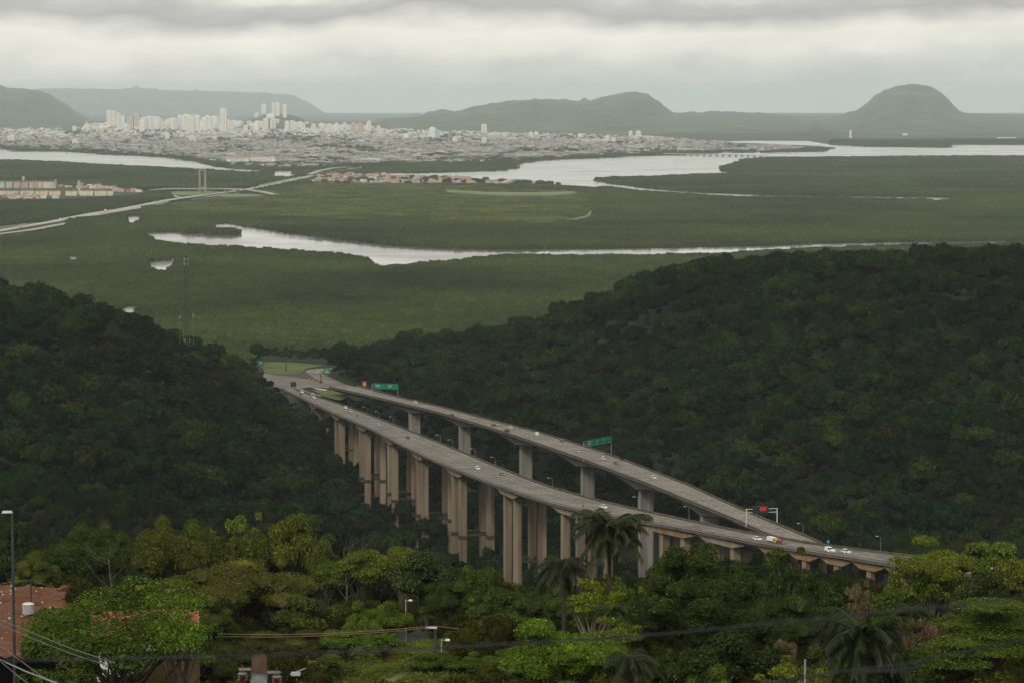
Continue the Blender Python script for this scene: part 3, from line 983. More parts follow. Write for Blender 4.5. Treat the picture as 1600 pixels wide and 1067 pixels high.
def crown_mesh(name, seed, n_lobes, lobe_r, flat_, zlo, leaf, n, material, up=.2, core=.72, size=10.0, aspect=.6, spread=(.5, 1.0), jit=.5, low=-.35):
    rng = np.random.default_rng(seed)
    zc, hz_ = (zlo + size) / 2, (size - zlo) / 2
    lobes = []
    for k in range(n_lobes):
        d = rng.normal(0, 1, 3); d /= np.linalg.norm(d)
        if d[2] < -.25: d[2] = -d[2] * .5
        lr = lobe_r * rng.uniform(.7, 1.3)
        r = rng.uniform(*spread)
        c_ = np.array([d[0] * (size / 2 - lr) * r, d[1] * (size / 2 - lr) * r, zc + d[2] * max(hz_ - lr * flat_, .1) * r + up])
        lobes.append((*c_, lr, lr * rng.uniform(.8, 1.2), lr * flat_))
    c_, nr = lobe_leaves(lobes, n, rng, low=low)
    nr = nr + np.array([0, 0, .35])
    parts = [quad_cloud(name, c_, nr, leaf, material, aspect, jit, rng)]
    if core:
        v, f = core_faces(lobes, core)
        cm = new_mesh(name + '_core', v, f, material)
        parts.append(cm)
    return join_meshes(name, parts), lobes

def proto_collection(name, meshes):
    cc = bpy.data.collections.new(name)
    for i, m in enumerate(meshes):
        o = bpy.data.objects.new('%s_%02d' % (name, i), m)
        cc.objects.link(o)
    return cc
def scatter(name, pts, rot, scl, idx_, coll, kind='stuff', zs=None):
    m = bpy.data.meshes.new(name)
    n = len(pts)
    m.vertices.add(n)
    m.vertices.foreach_set('co', np.asarray(pts, np.float32).ravel())
    for an, tp, val in (('rot', 'FLOAT', rot), ('scl', 'FLOAT', scl), ('zsc', 'FLOAT', zs if zs is not None else scl), ('pick', 'INT', idx_)):
        a = m.attributes.new(an, tp, 'POINT')
        a.data.foreach_set('value', np.asarray(val, np.int32 if tp == 'INT' else np.float32))
    o = link(name, m)
    ng = bpy.data.node_groups.new(name + '_scatter', 'GeometryNodeTree')
    ng.interface.new_socket('Geometry', in_out='INPUT', socket_type='NodeSocketGeometry')
    ng.interface.new_socket('Geometry', in_out='OUTPUT', socket_type='NodeSocketGeometry')
    gi, go = N(ng, 'NodeGroupInput'), N(ng, 'NodeGroupOutput')
    ci = N(ng, 'GeometryNodeCollectionInfo', transform_space='ORIGINAL')
    ci.inputs[0].default_value = coll
    ci.inputs[1].default_value = True
    ci.inputs[2].default_value = True
    ip = N(ng, 'GeometryNodeInstanceOnPoints')
    def at(nm, tp):
        q = N(ng, 'GeometryNodeInputNamedAttribute', data_type=tp)
        q.inputs[0].default_value = nm
        return q.outputs[0]
    cx = N(ng, 'ShaderNodeCombineXYZ')
    ng.links.new(at('rot', 'FLOAT'), cx.inputs[2])
    e2r = N(ng, 'FunctionNodeEulerToRotation')
    ng.links.new(cx.outputs[0], e2r.inputs[0])
    cs = N(ng, 'ShaderNodeCombineXYZ')
    s_ = at('scl', 'FLOAT')
    ng.links.new(s_, cs.inputs[0]); ng.links.new(s_, cs.inputs[1]); ng.links.new(at('zsc', 'FLOAT'), cs.inputs[2])
    ng.links.new(gi.outputs[0], ip.inputs['Points'])
    ng.links.new(ci.outputs[0], ip.inputs['Instance'])
    ip.inputs['Pick Instance'].default_value = True
    ng.links.new(at('pick', 'INT'), ip.inputs['Instance Index'])
    ng.links.new(e2r.outputs[0], ip.inputs['Rotation'])
    ng.links.new(cs.outputs[0], ip.inputs['Scale'])
    ng.links.new(ip.outputs[0], go.inputs[0])
    md = o.modifiers.new('scatter', 'NODES')
    md.node_group = ng
    tag(o, kind=kind)
    return o

# ------------------------------------------------------------------ forest on the near hills
hill_meshes = []
for k in range(9):
    r = np.random.default_rng(100 + k)
    m_, _ = crown_mesh('forest_tree', 100 + k, int(r.integers(6, 11)), float(r.uniform(2.0, 2.8)), float(r.uniform(.6, .9)), float(r.uniform(3.2, 4.6)), .95, 620, M['leaf_hill'], aspect=.75, core=.8)
    hill_meshes.append(m_)
near_meshes = [crown_mesh('forest_tree', 160 + k, 9, 2.3, .8, 3.2, .46, 2600, M['leaf_hill'], aspect=.7, core=.8)[0] for k in range(4)]
STEP = 6.5
hx, hy = np.meshgrid(np.arange(-600, 600, STEP), np.arange(440, 2720, STEP))
hx = hx.ravel() + RNG.uniform(-3.1, 3.1, hx.size)
hy = hy.ravel() + RNG.uniform(-3.1, 3.1, hy.size)
ok = np.abs(hx) < .185 * hy + 45
hx, hy = hx[ok], hy[ok]
hz_g = ground(hx, hy)
hs = RNG.gamma(4.2, .205, len(hx)).clip(.48, 1.9)
hs = np.where(hy < 1150, np.minimum(hs, 1.1), hs)
hpx = proj(hx, hy, hz_g)[0]
hs = np.where((hpx > 405) & (hpx < 570) & (hy > 2060), np.minimum(hs, .62), hs)
hzs = hs * RNG.uniform(1.0, 1.5, len(hx))
ok = (hz_g > gz(hy) - 1) & ~inside(CLEARPX, *proj(hx, hy, hz_g))
hx, hy, hz_g, hs, hzs = hx[ok], hy[ok], hz_g[ok], hs[ok], hzs[ok]
# ridge trees must not hide what the photo shows; smaller trees are tried before a spot is left empty
bad = keep_clear(hx, hy, hz_g + hzs * 10, hzs * 5)
hs = np.where(bad, .45, hs); hzs = np.where(bad, .38, hzs)
bad = keep_clear(hx, hy, hz_g + hzs * 10, hzs * 5)
ok = ~bad
hx, hy, hz_g, hs, hzs = hx[ok], hy[ok], hz_g[ok], hs[ok], hzs[ok]
# hidden ones are dropped: line of sight against the terrain
def visible(x, y, z, steps=26):
    vis = np.ones(len(x), bool)
    for k in np.linspace(.25, .97, steps):
        xs, ys = x * k, y * k
        zs = CAM_H + (z - CAM_H) * k
        m_ = ys > 430
        if m_.any():
            hgt = np.full(len(x), -1e9)
            hgt[m_] = ground(xs[m_], ys[m_])
            vis &= zs > hgt - 16
    return vis
vis = visible(hx, hy, hz_g + hzs * 10 + 3)
hx, hy, hz_g, hs, hzs = hx[vis], hy[vis], hz_g[vis], hs[vis], hzs[vis]
n_h = len(hx)
pick = RNG.integers(0, len(hill_meshes), n_h)
rot = RNG.uniform(0, 6.28, n_h)
# the 300 that show largest in view are trees of their own, the rest one mass
ppx, ppy = proj(hx, hy, hz_g + hzs * 7)
score = hs / hy * ((ppx > 0) & (ppx < 1600) & (ppy < 830))
HCOL = [('dark green', (0.0172, 0.0364, 0.0104)), ('blackish green', (0.0122, 0.0273, 0.0094)), ('olive', (0.0284, 0.0429, 0.0104)), ('brownish', (0.0304, 0.0338, 0.0125)), ('blue-green', (0.0142, 0.0325, 0.0135)), ('yellow-green', (0.0385, 0.0624, 0.0125))]  # cloud shade is put into these greens too
HPL = [(130, 'above the tall lamp pole'), (300, 'above the tall olive tree at left'), (420, 'above the feathery yellow-green tree'), (520, 'left of the farthest brown piers'), (620, 'below the far brown piers'),
       (720, 'among the middle brown piers'), (830, 'behind the front brown pier'), (960, 'above the tall palm'), (1060, 'between the two viaducts near the fifth grey pier'), (1180, 'behind the near end of the upper viaduct'),
       (1300, 'behind the red message board'), (1420, 'above the road at right'), (1520, 'above the umbrella shaped tree'), (2000, 'low at the right edge')]
own = np.zeros(n_h, bool)
own[np.argsort(-score)[:230]] = True
for i in np.where(own)[0]:
    cn = int(RNG.integers(0, len(HCOL)))
    o = link('forest_tree', near_meshes[pick[i] % 4] if hy[i] < 1150 else hill_meshes[pick[i]], None, (hx[i], hy[i], hz_g[i] - .5), (0, 0, rot[i]))
    o.scale = (hs[i], hs[i], hzs[i])
    o.material_slots[0].link = 'OBJECT'
    o.material_slots[0].material = M['leaf_hill_own']
    o.color = (*HCOL[cn][1], 1)
    side = 'left' if ppx[i] < 520 else 'right'
    place = next(t_ for lim, t_ in HPL if ppx[i] < lim)
    szw = 'broad' if hs[i] > 1.5 else 'medium' if hs[i] > 1.15 else 'small'
    tag(o, '%s %s crown in the forest %s' % (szw, HCOL[cn][0], place), 'tree', 'forest trees on the hill %s of the viaducts' % side)
r_ = ~own
for nm_, sel_, pr_, kk in (('forest', r_ & (hy >= 1150), hill_meshes, 9), ('valley_forest', r_ & (hy < 1150), near_meshes, 4)):
    scatter(nm_, np.c_[hx, hy, hz_g - .5][sel_], rot[sel_], hs[sel_], pick[sel_] % kk, proto_collection(nm_ + '_crown', pr_), zs=hzs[sel_])

# ------------------------------------------------------------------ mangrove plain
def patch_mesh(name, seed, half, cr, n_leaf, material, hh=CAN):
    """a square stand of mangrove crowns"""
    rng = np.random.default_rng(seed)
    lobes = []
    stp = cr * 1.45
    g_ = np.arange(-half + stp / 2, half, stp)
    for a in g_:
        for b in g_:
            x, y = a + rng.uniform(-.4, .4) * stp, b + rng.uniform(-.4, .4) * stp
            r = cr * rng.uniform(.7, 1.3)
            h = hh * rng.uniform(.62, 1.0)
            lobes.append((x, y, h - r * .62, r, r, r * .62))
    c_, nr = lobe_leaves(lobes, n_leaf * len(lobes), rng, shell=(.9, 1.05), low=-.1)
    lm_ = quad_cloud(name, c_, nr + np.array([0, 0, .4]), cr * .42, material, .8, .45, rng)
    v, f = core_faces([(l[0], l[1], l[2] * .62, l[3] * .98, l[4] * .98, l[2] * .55 + l[5] * .6) for l in lobes], 1.0)
    cm = new_mesh(name + '_core', v, f, material)
    return join_meshes(name, [lm_, cm])
MANG, SCRUB = [], []
for half, cr, nl in ((7, 3.2, 34), (14, 3.6, 22), (28, 4.2, 14), (56, 6.0, 12)):
    for k in range(3):
        MANG.append(patch_mesh('mangrove_stand', 300 + k + half, half, cr, nl, M['leaf_mangrove']))
        SCRUB.append(patch_mesh('scrub_stand', 400 + k + half, half, cr * 1.1, nl, M['leaf_scrub'], CAN * .8))
SIZES = [14, 28, 56, 112]
SCRUBZ = [(250, 322), (330, 312), (440, 296), (500, 288), (560, 290), (700, 292), (900, 300), (935, 315), (930, 345), (860, 352), (700, 348), (560, 345), (430, 340), (330, 335)]
CITYZ = [(-80, 232), (30, 234), (170, 240), (262, 245), (300, 249), (350, 259), (440, 263), (520, 262), (600, 255), (700, 257), (800, 254), (860, 249), (1000, 242),
         (1180, 238), (1300, 232), (1300, 100), (-80, 100)]
TOWNZ = [[(-60, 281), (90, 281), (100, 291), (200, 293), (240, 300), (200, 306), (100, 312), (-60, 314)], [(478, 280), (520, 272), (620, 270), (720, 276), (830, 281), (960, 289), (930, 292), (800, 288), (700, 288), (560, 288), (490, 287)]]
def blocked(x, y):
    """water, road, town or open ground on the plain"""
    b = np.zeros(len(x), bool)
    for w_ in WATER:
        b |= inside(w_, x, y)
    z = gzl(y)
    px, py = proj(x, y, z + 1)
    tx, ty = proj(x, y, z + CAN)
    for k in KEEP_PLAIN:
        x0, x1 = min(q[0] for q in k) - 9, max(q[0] for q in k) + 9
        y0, y1 = min(q[1] for q in k) - 12, max(q[1] for q in k) + 14
        nr_ = np.where((px > x0) & (px < x1) & (py > y0) & (py < y1) & ~b)[0]
        if len(nr_):
            for zf in (.5, 2, 3.5, 5, 6.5, 8, 9):
                ax, ay = proj(x[nr_], y[nr_], z[nr_] + zf)
                b[nr_] |= inside(k, ax, ay)
    b |= inside(CITYZ, px, py)
    for k in TOWNZ:
        b |= inside(k, px, py) | inside(k, tx, ty + 1.5)
    return b
out_pts, out_size = [], []
cells = []
for Y0 in np.arange(2300, 15600, 112):
    for X0 in np.arange(-.19 * Y0 - 150, .19 * Y0 + 150, 112):
        cells.append((X0 + 56, Y0 + 56))
cells = np.array(cells)
hb = ground(np.clip(cells[:, 0], -600, 600), np.clip(cells[:, 1], 100, 2890))
lev = 3
offs = np.array([(a, b) for a in (-1, 0, 1) for b in (-1, 0, 1)], float)
while lev >= 0 and len(cells):
    s = SIZES[lev]
    minlev = np.where(cells[:, 1] < 4500, 0, np.where(cells[:, 1] < 9000, 0, 1))
    want = np.where(cells[:, 1] < 4200, 1, np.where(cells[:, 1] < 8000, 2, 3))
    cnt = np.zeros(len(cells), int)
    for o_ in offs:
        q = cells + o_ * s * .5
        cnt += blocked(q[:, 0], q[:, 1])
    free = cnt == 0
    cen = ~blocked(cells[:, 0], cells[:, 1])
    place = (free & (lev <= want)) | ((lev <= minlev) & cen & (cnt <= 5))
    out_pts.append(cells[place]); out_size.append(np.full(place.sum(), lev))
    go = ~place & (cnt < 9) & (lev > minlev)
    h_ = s / 4
    cells = np.concatenate([cells[go] + np.array(d) * h_ for d in ((-1, -1), (-1, 1), (1, -1), (1, 1))]) if go.any() else np.zeros((0, 2))
    lev -= 1
mp_ = np.concatenate(out_pts); ms_ = np.concatenate(out_size)
near_h = np.where(mp_[:, 1] < 2890, ground(np.clip(mp_[:, 0], -630, 630), np.clip(mp_[:, 1], 60, 2890)), -99)
ok = near_h < gz(mp_[:, 1]) + 6
mp_, ms_ = mp_[ok], ms_[ok]
mz = gzl(mp_[:, 1])
mpx, mpy = proj(mp_[:, 0], mp_[:, 1], mz)
inview = (mpx > -90) & (mpx < 1690)
mp_, ms_, mz, mpx, mpy = mp_[inview], ms_[inview], mz[inview], mpx[inview], mpy[inview]
scr = inside(SCRUBZ, mpx, mpy)
nn_ = len(mp_)
rt = RNG.integers(0, 4, nn_) * (math.pi / 2)
pk = ms_ * 3 + RNG.integers(0, 3, nn_)
jx = np.array([.3, .25, .15, .1])[ms_] * np.array(SIZES)[ms_]
hsc = RNG.uniform(.85, 1.15, nn_) * (1 + .25 * np.sin(mp_[:, 0] * .004) * np.sin(mp_[:, 1] * .0023))
pts_ = np.c_[mp_[:, 0] + RNG.uniform(-.3, .3, nn_) * jx, mp_[:, 1] + RNG.uniform(-.3, .3, nn_) * jx, mz - .4]
for nm, sel, pr_ in (('mangrove_forest', ~scr, MANG), ('scrubland', scr, SCRUB)):
    scatter(nm, pts_[sel], rt[sel], np.full(sel.sum(), 1.03), pk[sel], proto_collection(nm + '_stand', pr_), zs=hsc[sel])
# the wooded islet in the river and the tree line beside it
isl = []
for k in range(26):
    isl.append((RNG.uniform(328, 369), RNG.uniform(363.5, 367.5)))
for k in range(16):
    isl.append((RNG.uniform(292, 332), RNG.uniform(362.5, 365.5)))
ip_ = np.array([tuple(G(x, y)) for x, y in isl])
scatter('islet_grove', ip_, RNG.uniform(0, 6.28, len(isl)), RNG.uniform(.9, 1.3, len(isl)), RNG.integers(0, 3, len(isl)), proto_collection('islet_crown', MANG[:3]), zs=RNG.uniform(.9, 1.5, len(isl)))
print('hill trees', n_h, 'mangrove stands', nn_)
#PART2
# ------------------------------------------------------------------ haze: one closed box of pale air round camera and scene
hm = bpy.data.materials.new('haze_air')
hm.use_nodes = True
t = hm.node_tree
t.nodes.clear()
pvn = N(t, 'ShaderNodeVolumePrincipled')
pvn.inputs['Color'].default_value = (.88, .99, 1.0, 1)
pvn.inputs['Density'].default_value = HAZE_DENSITY
pvn.inputs['Density Attribute'].default_value = ''
pvn.inputs['Temperature Attribute'].default_value = ''
pvn.inputs['Anisotropy'].default_value = 0.0
ho = N(t, 'ShaderNodeOutputMaterial')
t.links.new(pvn.outputs[0], ho.inputs['Volume'])
hb_ = MB()
hb_.box((0, 34800, -20), (42000, 71400, 720))
hz_o = hb_.build('haze', hm)
hz_o['kind'] = 'stuff'
# ------------------------------------------------------------------ far mountains
def mountain(name, prof, D, front, back, foot, seed, rough=.26, step=3.0, rows=30):
    """a ridge whose crest stands at distance D and follows the photo's skyline; long forested slope towards the viewer"""
    px, py = np.array(prof, float).T
    xs = np.arange(px[0], px[-1] + .1, step)
    ys = np.interp(xs, px, py)
    ker = np.hanning(7); ker /= ker.sum()
    ys = np.convolve(np.pad(ys, 3, mode='edge'), ker, 'valid')
    vs, fs = [], []
    V = np.concatenate([np.linspace(-1, 0, rows), np.linspace(0, 1, 9)[1:]])
    for j, v in enumerate(V):
        Y = D + (v * front if v < 0 else v * back)
        for i, (x, y) in enumerate(zip(xs, ys)):
            zr = P(x, y, D).z
            h = max(zr - gz(D), 0)
            k = (1 - abs(v)) ** foot if v < 0 else (1 - v * v)
            k = k * k * (3 - 2 * k) * .35 + k * .65
            xx = ray(x, y)[0] * Y
            q = Vector((x * .045 + seed, v * 3.0, seed * 1.7))
            nz = mnoise.fractal(q, 1.0, 2.0, 5) * rough * h * (1 - (1 - abs(v)) ** 3) * k * 1.5
            nz += mnoise.noise(Vector((x * .31, v * 40, seed))) * min(h * .010, 5) * k
            vs.append((xx, Y, gz(Y) - 1 + (h + 1) * k + nz))
    n = len(xs)
    for j in range(len(V) - 1):
        for i in range(n - 1):
            fs.append((j * n + i, j * n + i + 1, (j + 1) * n + i + 1, (j + 1) * n + i))
    return tag(link(name, new_mesh(name, vs, fs, M['mountain'], True)), kind='structure')
mountain('mountain', [(-70, 141), (0, 137), (40, 139), (75, 147), (100, 162), (120, 177), (140, 187), (150, 194), (165, 200)], 30000, 11000, 5000, 1.5, 1.0)
mountain('mountain', [(-90, 147), (0, 143), (80, 138.5), (200, 140), (330, 143), (420, 146), (460, 150), (488, 164), (508, 177), (530, 186), (550, 196)], 61000, 12000, 5000, 1.1, 2.0)
mountain('mountain', [(350, 196), (385, 189), (402, 184), (430, 177), (455, 180), (480, 189), (520, 196)], 22500, 2600, 1800, 1.0, 3.0)
mountain('mountain', [(530, 206), (570, 194), (600, 187), (650, 185), (668, 177), (690, 171.5), (715, 175), (745, 166), (800, 158), (850, 155.5), (900, 158), (925, 158), (950, 150), (985, 143.5), (1010, 146.5), (1030, 160),
                      (1050, 176.5), (1080, 177), (1130, 175.5), (1180, 177), (1220, 181), (1255, 187), (1300, 196)], 27500, 9500, 5000, 1.35, 4.0)
mountain('mountain', [(1180, 199), (1235, 193), (1275, 189.5), (1310, 184), (1340, 172), (1360, 157), (1380, 143), (1400, 135), (1430, 131.5), (1455, 136), (1475, 149), (1490, 168), (1500, 176), (1520, 178),
                      (1600, 182), (1800, 188)], 28500, 10500, 5000, 1.4, 5.0)
mountain('mountain', [(555, 204), (575, 194), (600, 188), (640, 186), (660, 182), (700, 187), (740, 196), (770, 204)], 23500, 4500, 2500, 1.1, 9.0)
mountain('far_shore', [(1255, 219), (1290, 213), (1340, 211), (1480, 212), (1600, 211.5), (1700, 212)], 17300, 900, 900, .6, 6.0, rows=10)

# ------------------------------------------------------------------ city
WALLS = [(.62, .60, .55), (.55, .50, .42), (.46, .44, .41), (.66, .62, .52), (.40, .34, .28), (.52, .40, .32), (.35, .35, .34)]
ROOFS = [(.20, .10, .07), (.24, .15, .11), (.17, .13, .11), (.28, .26, .24), (.36, .34, .32), (.15, .08, .06), (.22, .20, .19)]
HV, HF, HT = [], [], []
def house_geo(x, y, z, w, d, h, rz, roof, wall, rf, V=None, Fc=None, T=None):
    V, Fc, T = (HV, HF, HT) if V is None else (V, Fc, T)
    cr, sr = math.cos(rz), math.sin(rz)
    o = len(V)
    def a(dx, dy, dz): V.append((x + dx * cr - dy * sr, y + dx * sr + dy * cr, z + dz))
    for dx, dy in ((-w, -d), (w, -d), (w, d), (-w, d)):
        a(dx / 2, dy / 2, -1.0)
    for dx, dy in ((-w, -d), (w, -d), (w, d), (-w, d)):
        a(dx / 2, dy / 2, h)
    a(-w / 2, 0, h + roof); a(w / 2, 0, h + roof)
    Fc += [(o, o + 1, o + 5, o + 4), (o + 2, o + 3, o + 7, o + 6), (o + 1, o + 2, o + 6, o + 9, o + 5), (o + 3, o, o + 4, o + 8, o + 7), (o + 4, o + 5, o + 9, o + 8), (o + 6, o + 7, o + 8, o + 9)]
    T += [wall] * 4 + [rf] * 2
cz = []
poly_city = [(-60, 231), (30, 233), (170, 239), (262, 244), (300, 248), (350, 258), (440, 262), (520, 261), (590, 255), (640, 258), (700, 256), (800, 252), (860, 248), (1000, 241),
             (1090, 238), (1180, 236), (1285, 234), (1250, 231), (1150, 226), (1090, 220), (1000, 213.5), (800, 209.5), (640, 202), (580, 196), (300, 193), (100, 193), (-60, 192)]
N_TRY = 24000
qx, qy = RNG.uniform(-60, 1290, N_TRY), RNG.uniform(192, 262, N_TRY)
# streets, parks and blocks make the density uneven
dens = np.array([mnoise.fractal(Vector((a * .012, b * .09, 2.0)), 1.0, 2.0, 4) for a, b in zip(qx, qy)])
ok = inside(poly_city, qx, qy) & (dens > -.34)
qx, qy, dens = qx[ok], qy[ok], dens[ok]
blk = np.zeros(len(qx), bool)
for w_ in WATER:
    g_ = np.array([tuple(G(a, b)) for a, b in zip(qx, qy)])
    blk |= inside(w_, g_[:, 0], g_[:, 1])
qx, qy, dens, g_ = qx[~blk], qy[~blk], dens[~blk], g_[~blk]
for i in range(len(qx)):
    big = RNG.random() < .05 + (.08 if qy[i] > 235 else 0)
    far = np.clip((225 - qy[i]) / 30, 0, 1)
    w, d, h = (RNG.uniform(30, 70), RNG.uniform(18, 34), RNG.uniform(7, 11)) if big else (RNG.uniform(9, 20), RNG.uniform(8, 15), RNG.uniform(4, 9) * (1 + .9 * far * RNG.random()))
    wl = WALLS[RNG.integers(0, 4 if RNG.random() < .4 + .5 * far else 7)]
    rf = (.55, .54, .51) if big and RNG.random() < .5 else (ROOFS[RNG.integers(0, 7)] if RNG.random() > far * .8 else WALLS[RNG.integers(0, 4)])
    s_ = RNG.uniform(.6, 1.15) * (.85 + .7 * np.clip((222 - qy[i]) / 22, 0, 1))  # far houses brightened in colour, standing in for distant haze and sunlight
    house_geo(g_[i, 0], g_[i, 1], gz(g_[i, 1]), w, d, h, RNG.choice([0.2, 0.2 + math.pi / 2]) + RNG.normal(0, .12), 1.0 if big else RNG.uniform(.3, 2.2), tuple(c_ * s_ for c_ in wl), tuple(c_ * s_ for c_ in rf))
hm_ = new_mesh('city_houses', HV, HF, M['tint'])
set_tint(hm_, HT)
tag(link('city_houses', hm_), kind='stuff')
# trees between the houses and along the far banks
tq = []
for _ in range(6000):
    a, b = RNG.uniform(-60, 1290), RNG.uniform(196, 262)
    dn = mnoise.fractal(Vector((a * .012, b * .09, 2.0)), 1.0, 2.0, 4)
    if dn < -.05 and inside(poly_city, np.array([a]), np.array([b]))[0] or RNG.random() < .16 and inside(poly_city, np.array([a]), np.array([b]))[0]:
        tq.append((a, b))
for xa, ya, xb, yb, n_, sp in [(-60, 229, 262, 243, 300, 2.4), (262, 244, 350, 258, 130, 4), (350, 258, 600, 262, 330, 3.0), (600, 258, 806, 252, 260, 4.0), (806, 251, 1000, 241, 160, 1.6), (1000, 241, 1180, 237.5, 90, 1.0),
                                (640, 250, 800, 250, 140, 5), (180, 206, 300, 206, 90, 2), (490, 282, 700, 283, 40, 5), (700, 284, 960, 289, 60, 3)]:
    for _ in range(n_):
        k = RNG.random()
        tq.append((xa + (xb - xa) * k, ya + (yb - ya) * k + RNG.normal(0, sp * .5) - sp * .3))
tg = np.array([tuple(G(a, b)) for a, b in tq])
keepw = np.ones(len(tg), bool)
for w_ in WATER:
    keepw &= ~inside(w_, tg[:, 0], tg[:, 1])
tg = tg[keepw]
scatter('city_trees', tg, RNG.uniform(0, 6.28, len(tg)), RNG.uniform(.9, 1.7, len(tg)), RNG.integers(0, 3, len(tg)), proto_collection('city_tree', MANG[:3]), zs=RNG.uniform(.9, 1.5, len(tg)))

CREAMS = [(.88, .86, .80), (.84, .79, .68), (.90, .89, .86), (.80, .73, .62), (.76, .76, .74), (.84, .76, .68)]
def tower(px, top, w, base, lab, col, grp=None, Y=None, z0=None):
    if Y is None:
        g0 = G(px, base)
        Y, z0 = g0.y, g0.z
    x = ray(px, base)[0] * Y
    zt = P(px, top, Y).z
    W_ = w * px_m(Y)
    root = tag(empty('apartment_tower', (x, Y, z0)), lab, 'tower', grp)
    h = zt - z0
    rz = RNG.uniform(-.35, .35)
    me = MB()
    me.box((0, 0, h / 2 - 1), (W_ * .94, W_ * .8, h + 2), rz)
    m = me.mesh('body', M['tint']); set_tint(m, [col] * 6)
    link('body', m, root)
    me = MB()
    for k in (-1, 0, 1):                       # window columns: proud strips, recess shade put into their darkened wall colour
        cx = k * W_ * .27
        me.box((cx * math.cos(rz) + W_ * .40 * math.sin(rz), cx * math.sin(rz) - W_ * .40 * math.cos(rz), h * .49), (W_ * .10, 1.2, h * .92), rz)
    m = me.mesh('window_column', M['tint']); set_tint(m, [tuple(c_ * .6 for c_ in col)] * len(me.f))
    link('window_column', m, root)
    me = MB()
    me.box((0, 0, h + 2.2), (W_ * .45, W_ * .4, 4.6), rz)
    m = me.mesh('roof', M['tint']); set_tint(m, [tuple(c_ * .85 for c_ in col)] * 6)
    link('roof', m, root)
    return root
TW = [(349.5, 170.5, 10, 206, 'tall slender white tower rising highest from the far city skyline'), (171, 173, 7, 199, 'tall white tower, leftmost of the group at the left end of the skyline'),
      (178, 174, 7, 199, 'cream tower second in the group at the left end of the skyline'), (185, 178, 7, 200, 'cream tower third in the group at the left end of the skyline'),
      (192, 182, 6, 200, 'lower cream slab closing the group at the left end of the skyline'), (204, 183, 10, 200, 'pinkish beige block right of the left-end tower group'),
      (215, 178, 9, 200, 'cream tower with flat top right of the pinkish beige block'), (401, 177, 6, 197, 'narrow white tower left of the wooded city hill'),
      (423, 179, 13, 200, 'broad rounded white tower in front of the wooded city hill'), (434, 188, 9, 201, 'lower white block beside the broad tower below the city hill'),
      (676, 200, 9, 216, 'white block of the lone pair standing among low houses'), (683, 204, 8, 217, 'pale green block of the lone pair standing among low houses'),
      (756.5, 195, 8, 209, 'lone white tower at the foot of the central mountain'), (526, 193, 6, 208, 'twin white towers near the right end of the skyline, left one'),
      (552, 192, 7, 208, 'white tower near the right end of the skyline beside an orange block'), (563, 193, 8, 208, 'orange-tinted block near the right end of the skyline'), (577, 190, 6, 207, 'last white tower at the right end of the skyline')]
for px, top, w, base, lab in TW:
    col = (.46, .60, .50) if 'green' in lab else (.62, .42, .30) if 'orange' in lab else (.62, .50, .44) if 'pinkish' in lab else CREAMS[RNG.integers(0, 3)]
    tower(px, top, w, base, lab, col)
for px, top, w, base, lab in [(412, 163.5, 7, 174, 'white tower on the wooded city hill, leftmost on its top'), (427.5, 162, 5, 176, 'white twin tower at the middle of the wooded hilltop, left half'),
                              (434, 161, 6, 177, 'white twin tower at the middle of the wooded hilltop, right half'), (445, 164, 6, 181, 'slim white tower on the right shoulder of the wooded city hill')]:
    tower(px, top, w, base + 4, lab, CREAMS[0], Y=22000, z0=P(px, base + 4, 22000).z)
tower(661, 176, 6, 184, 'small pale tower on the ridge above the low houses', CREAMS[4], Y=30500, z0=P(661, 186, 30500).z)
px = 222.0
k = 0
while px < 600:
    env = np.interp(px, [222, 240, 262, 285, 300, 320, 345, 365, 395, 420, 445, 500, 540, 580, 600], [181, 179, 183, 178, 180, 180, 180, 188, 188, 184, 188, 193, 192, 192, 197])
    if abs(px - 349) > 6:
        w = RNG.uniform(5, 9.5)
        top = env + abs(RNG.normal(0, 4.5))
        tower(px, top, w, RNG.uniform(199, 207), 'white or cream apartment tower packed in the long row of the far city skyline', CREAMS[RNG.integers(0, 6)], 'apartment towers in the row of the far skyline')
    px += RNG.uniform(3.2, 6.2)
for _ in range(26):                            # scattered lower blocks
    px, b = RNG.uniform(10, 1010), RNG.uniform(201, 226)
    if px > 620 and b < 212: b += 9
    tower(px, b - RNG.uniform(5, 10), RNG.uniform(5, 9), b, 'pale mid-rise block rising above the low roofs of the far city', CREAMS[RNG.integers(0, 6)], 'mid-rise blocks scattered among the low city roofs')

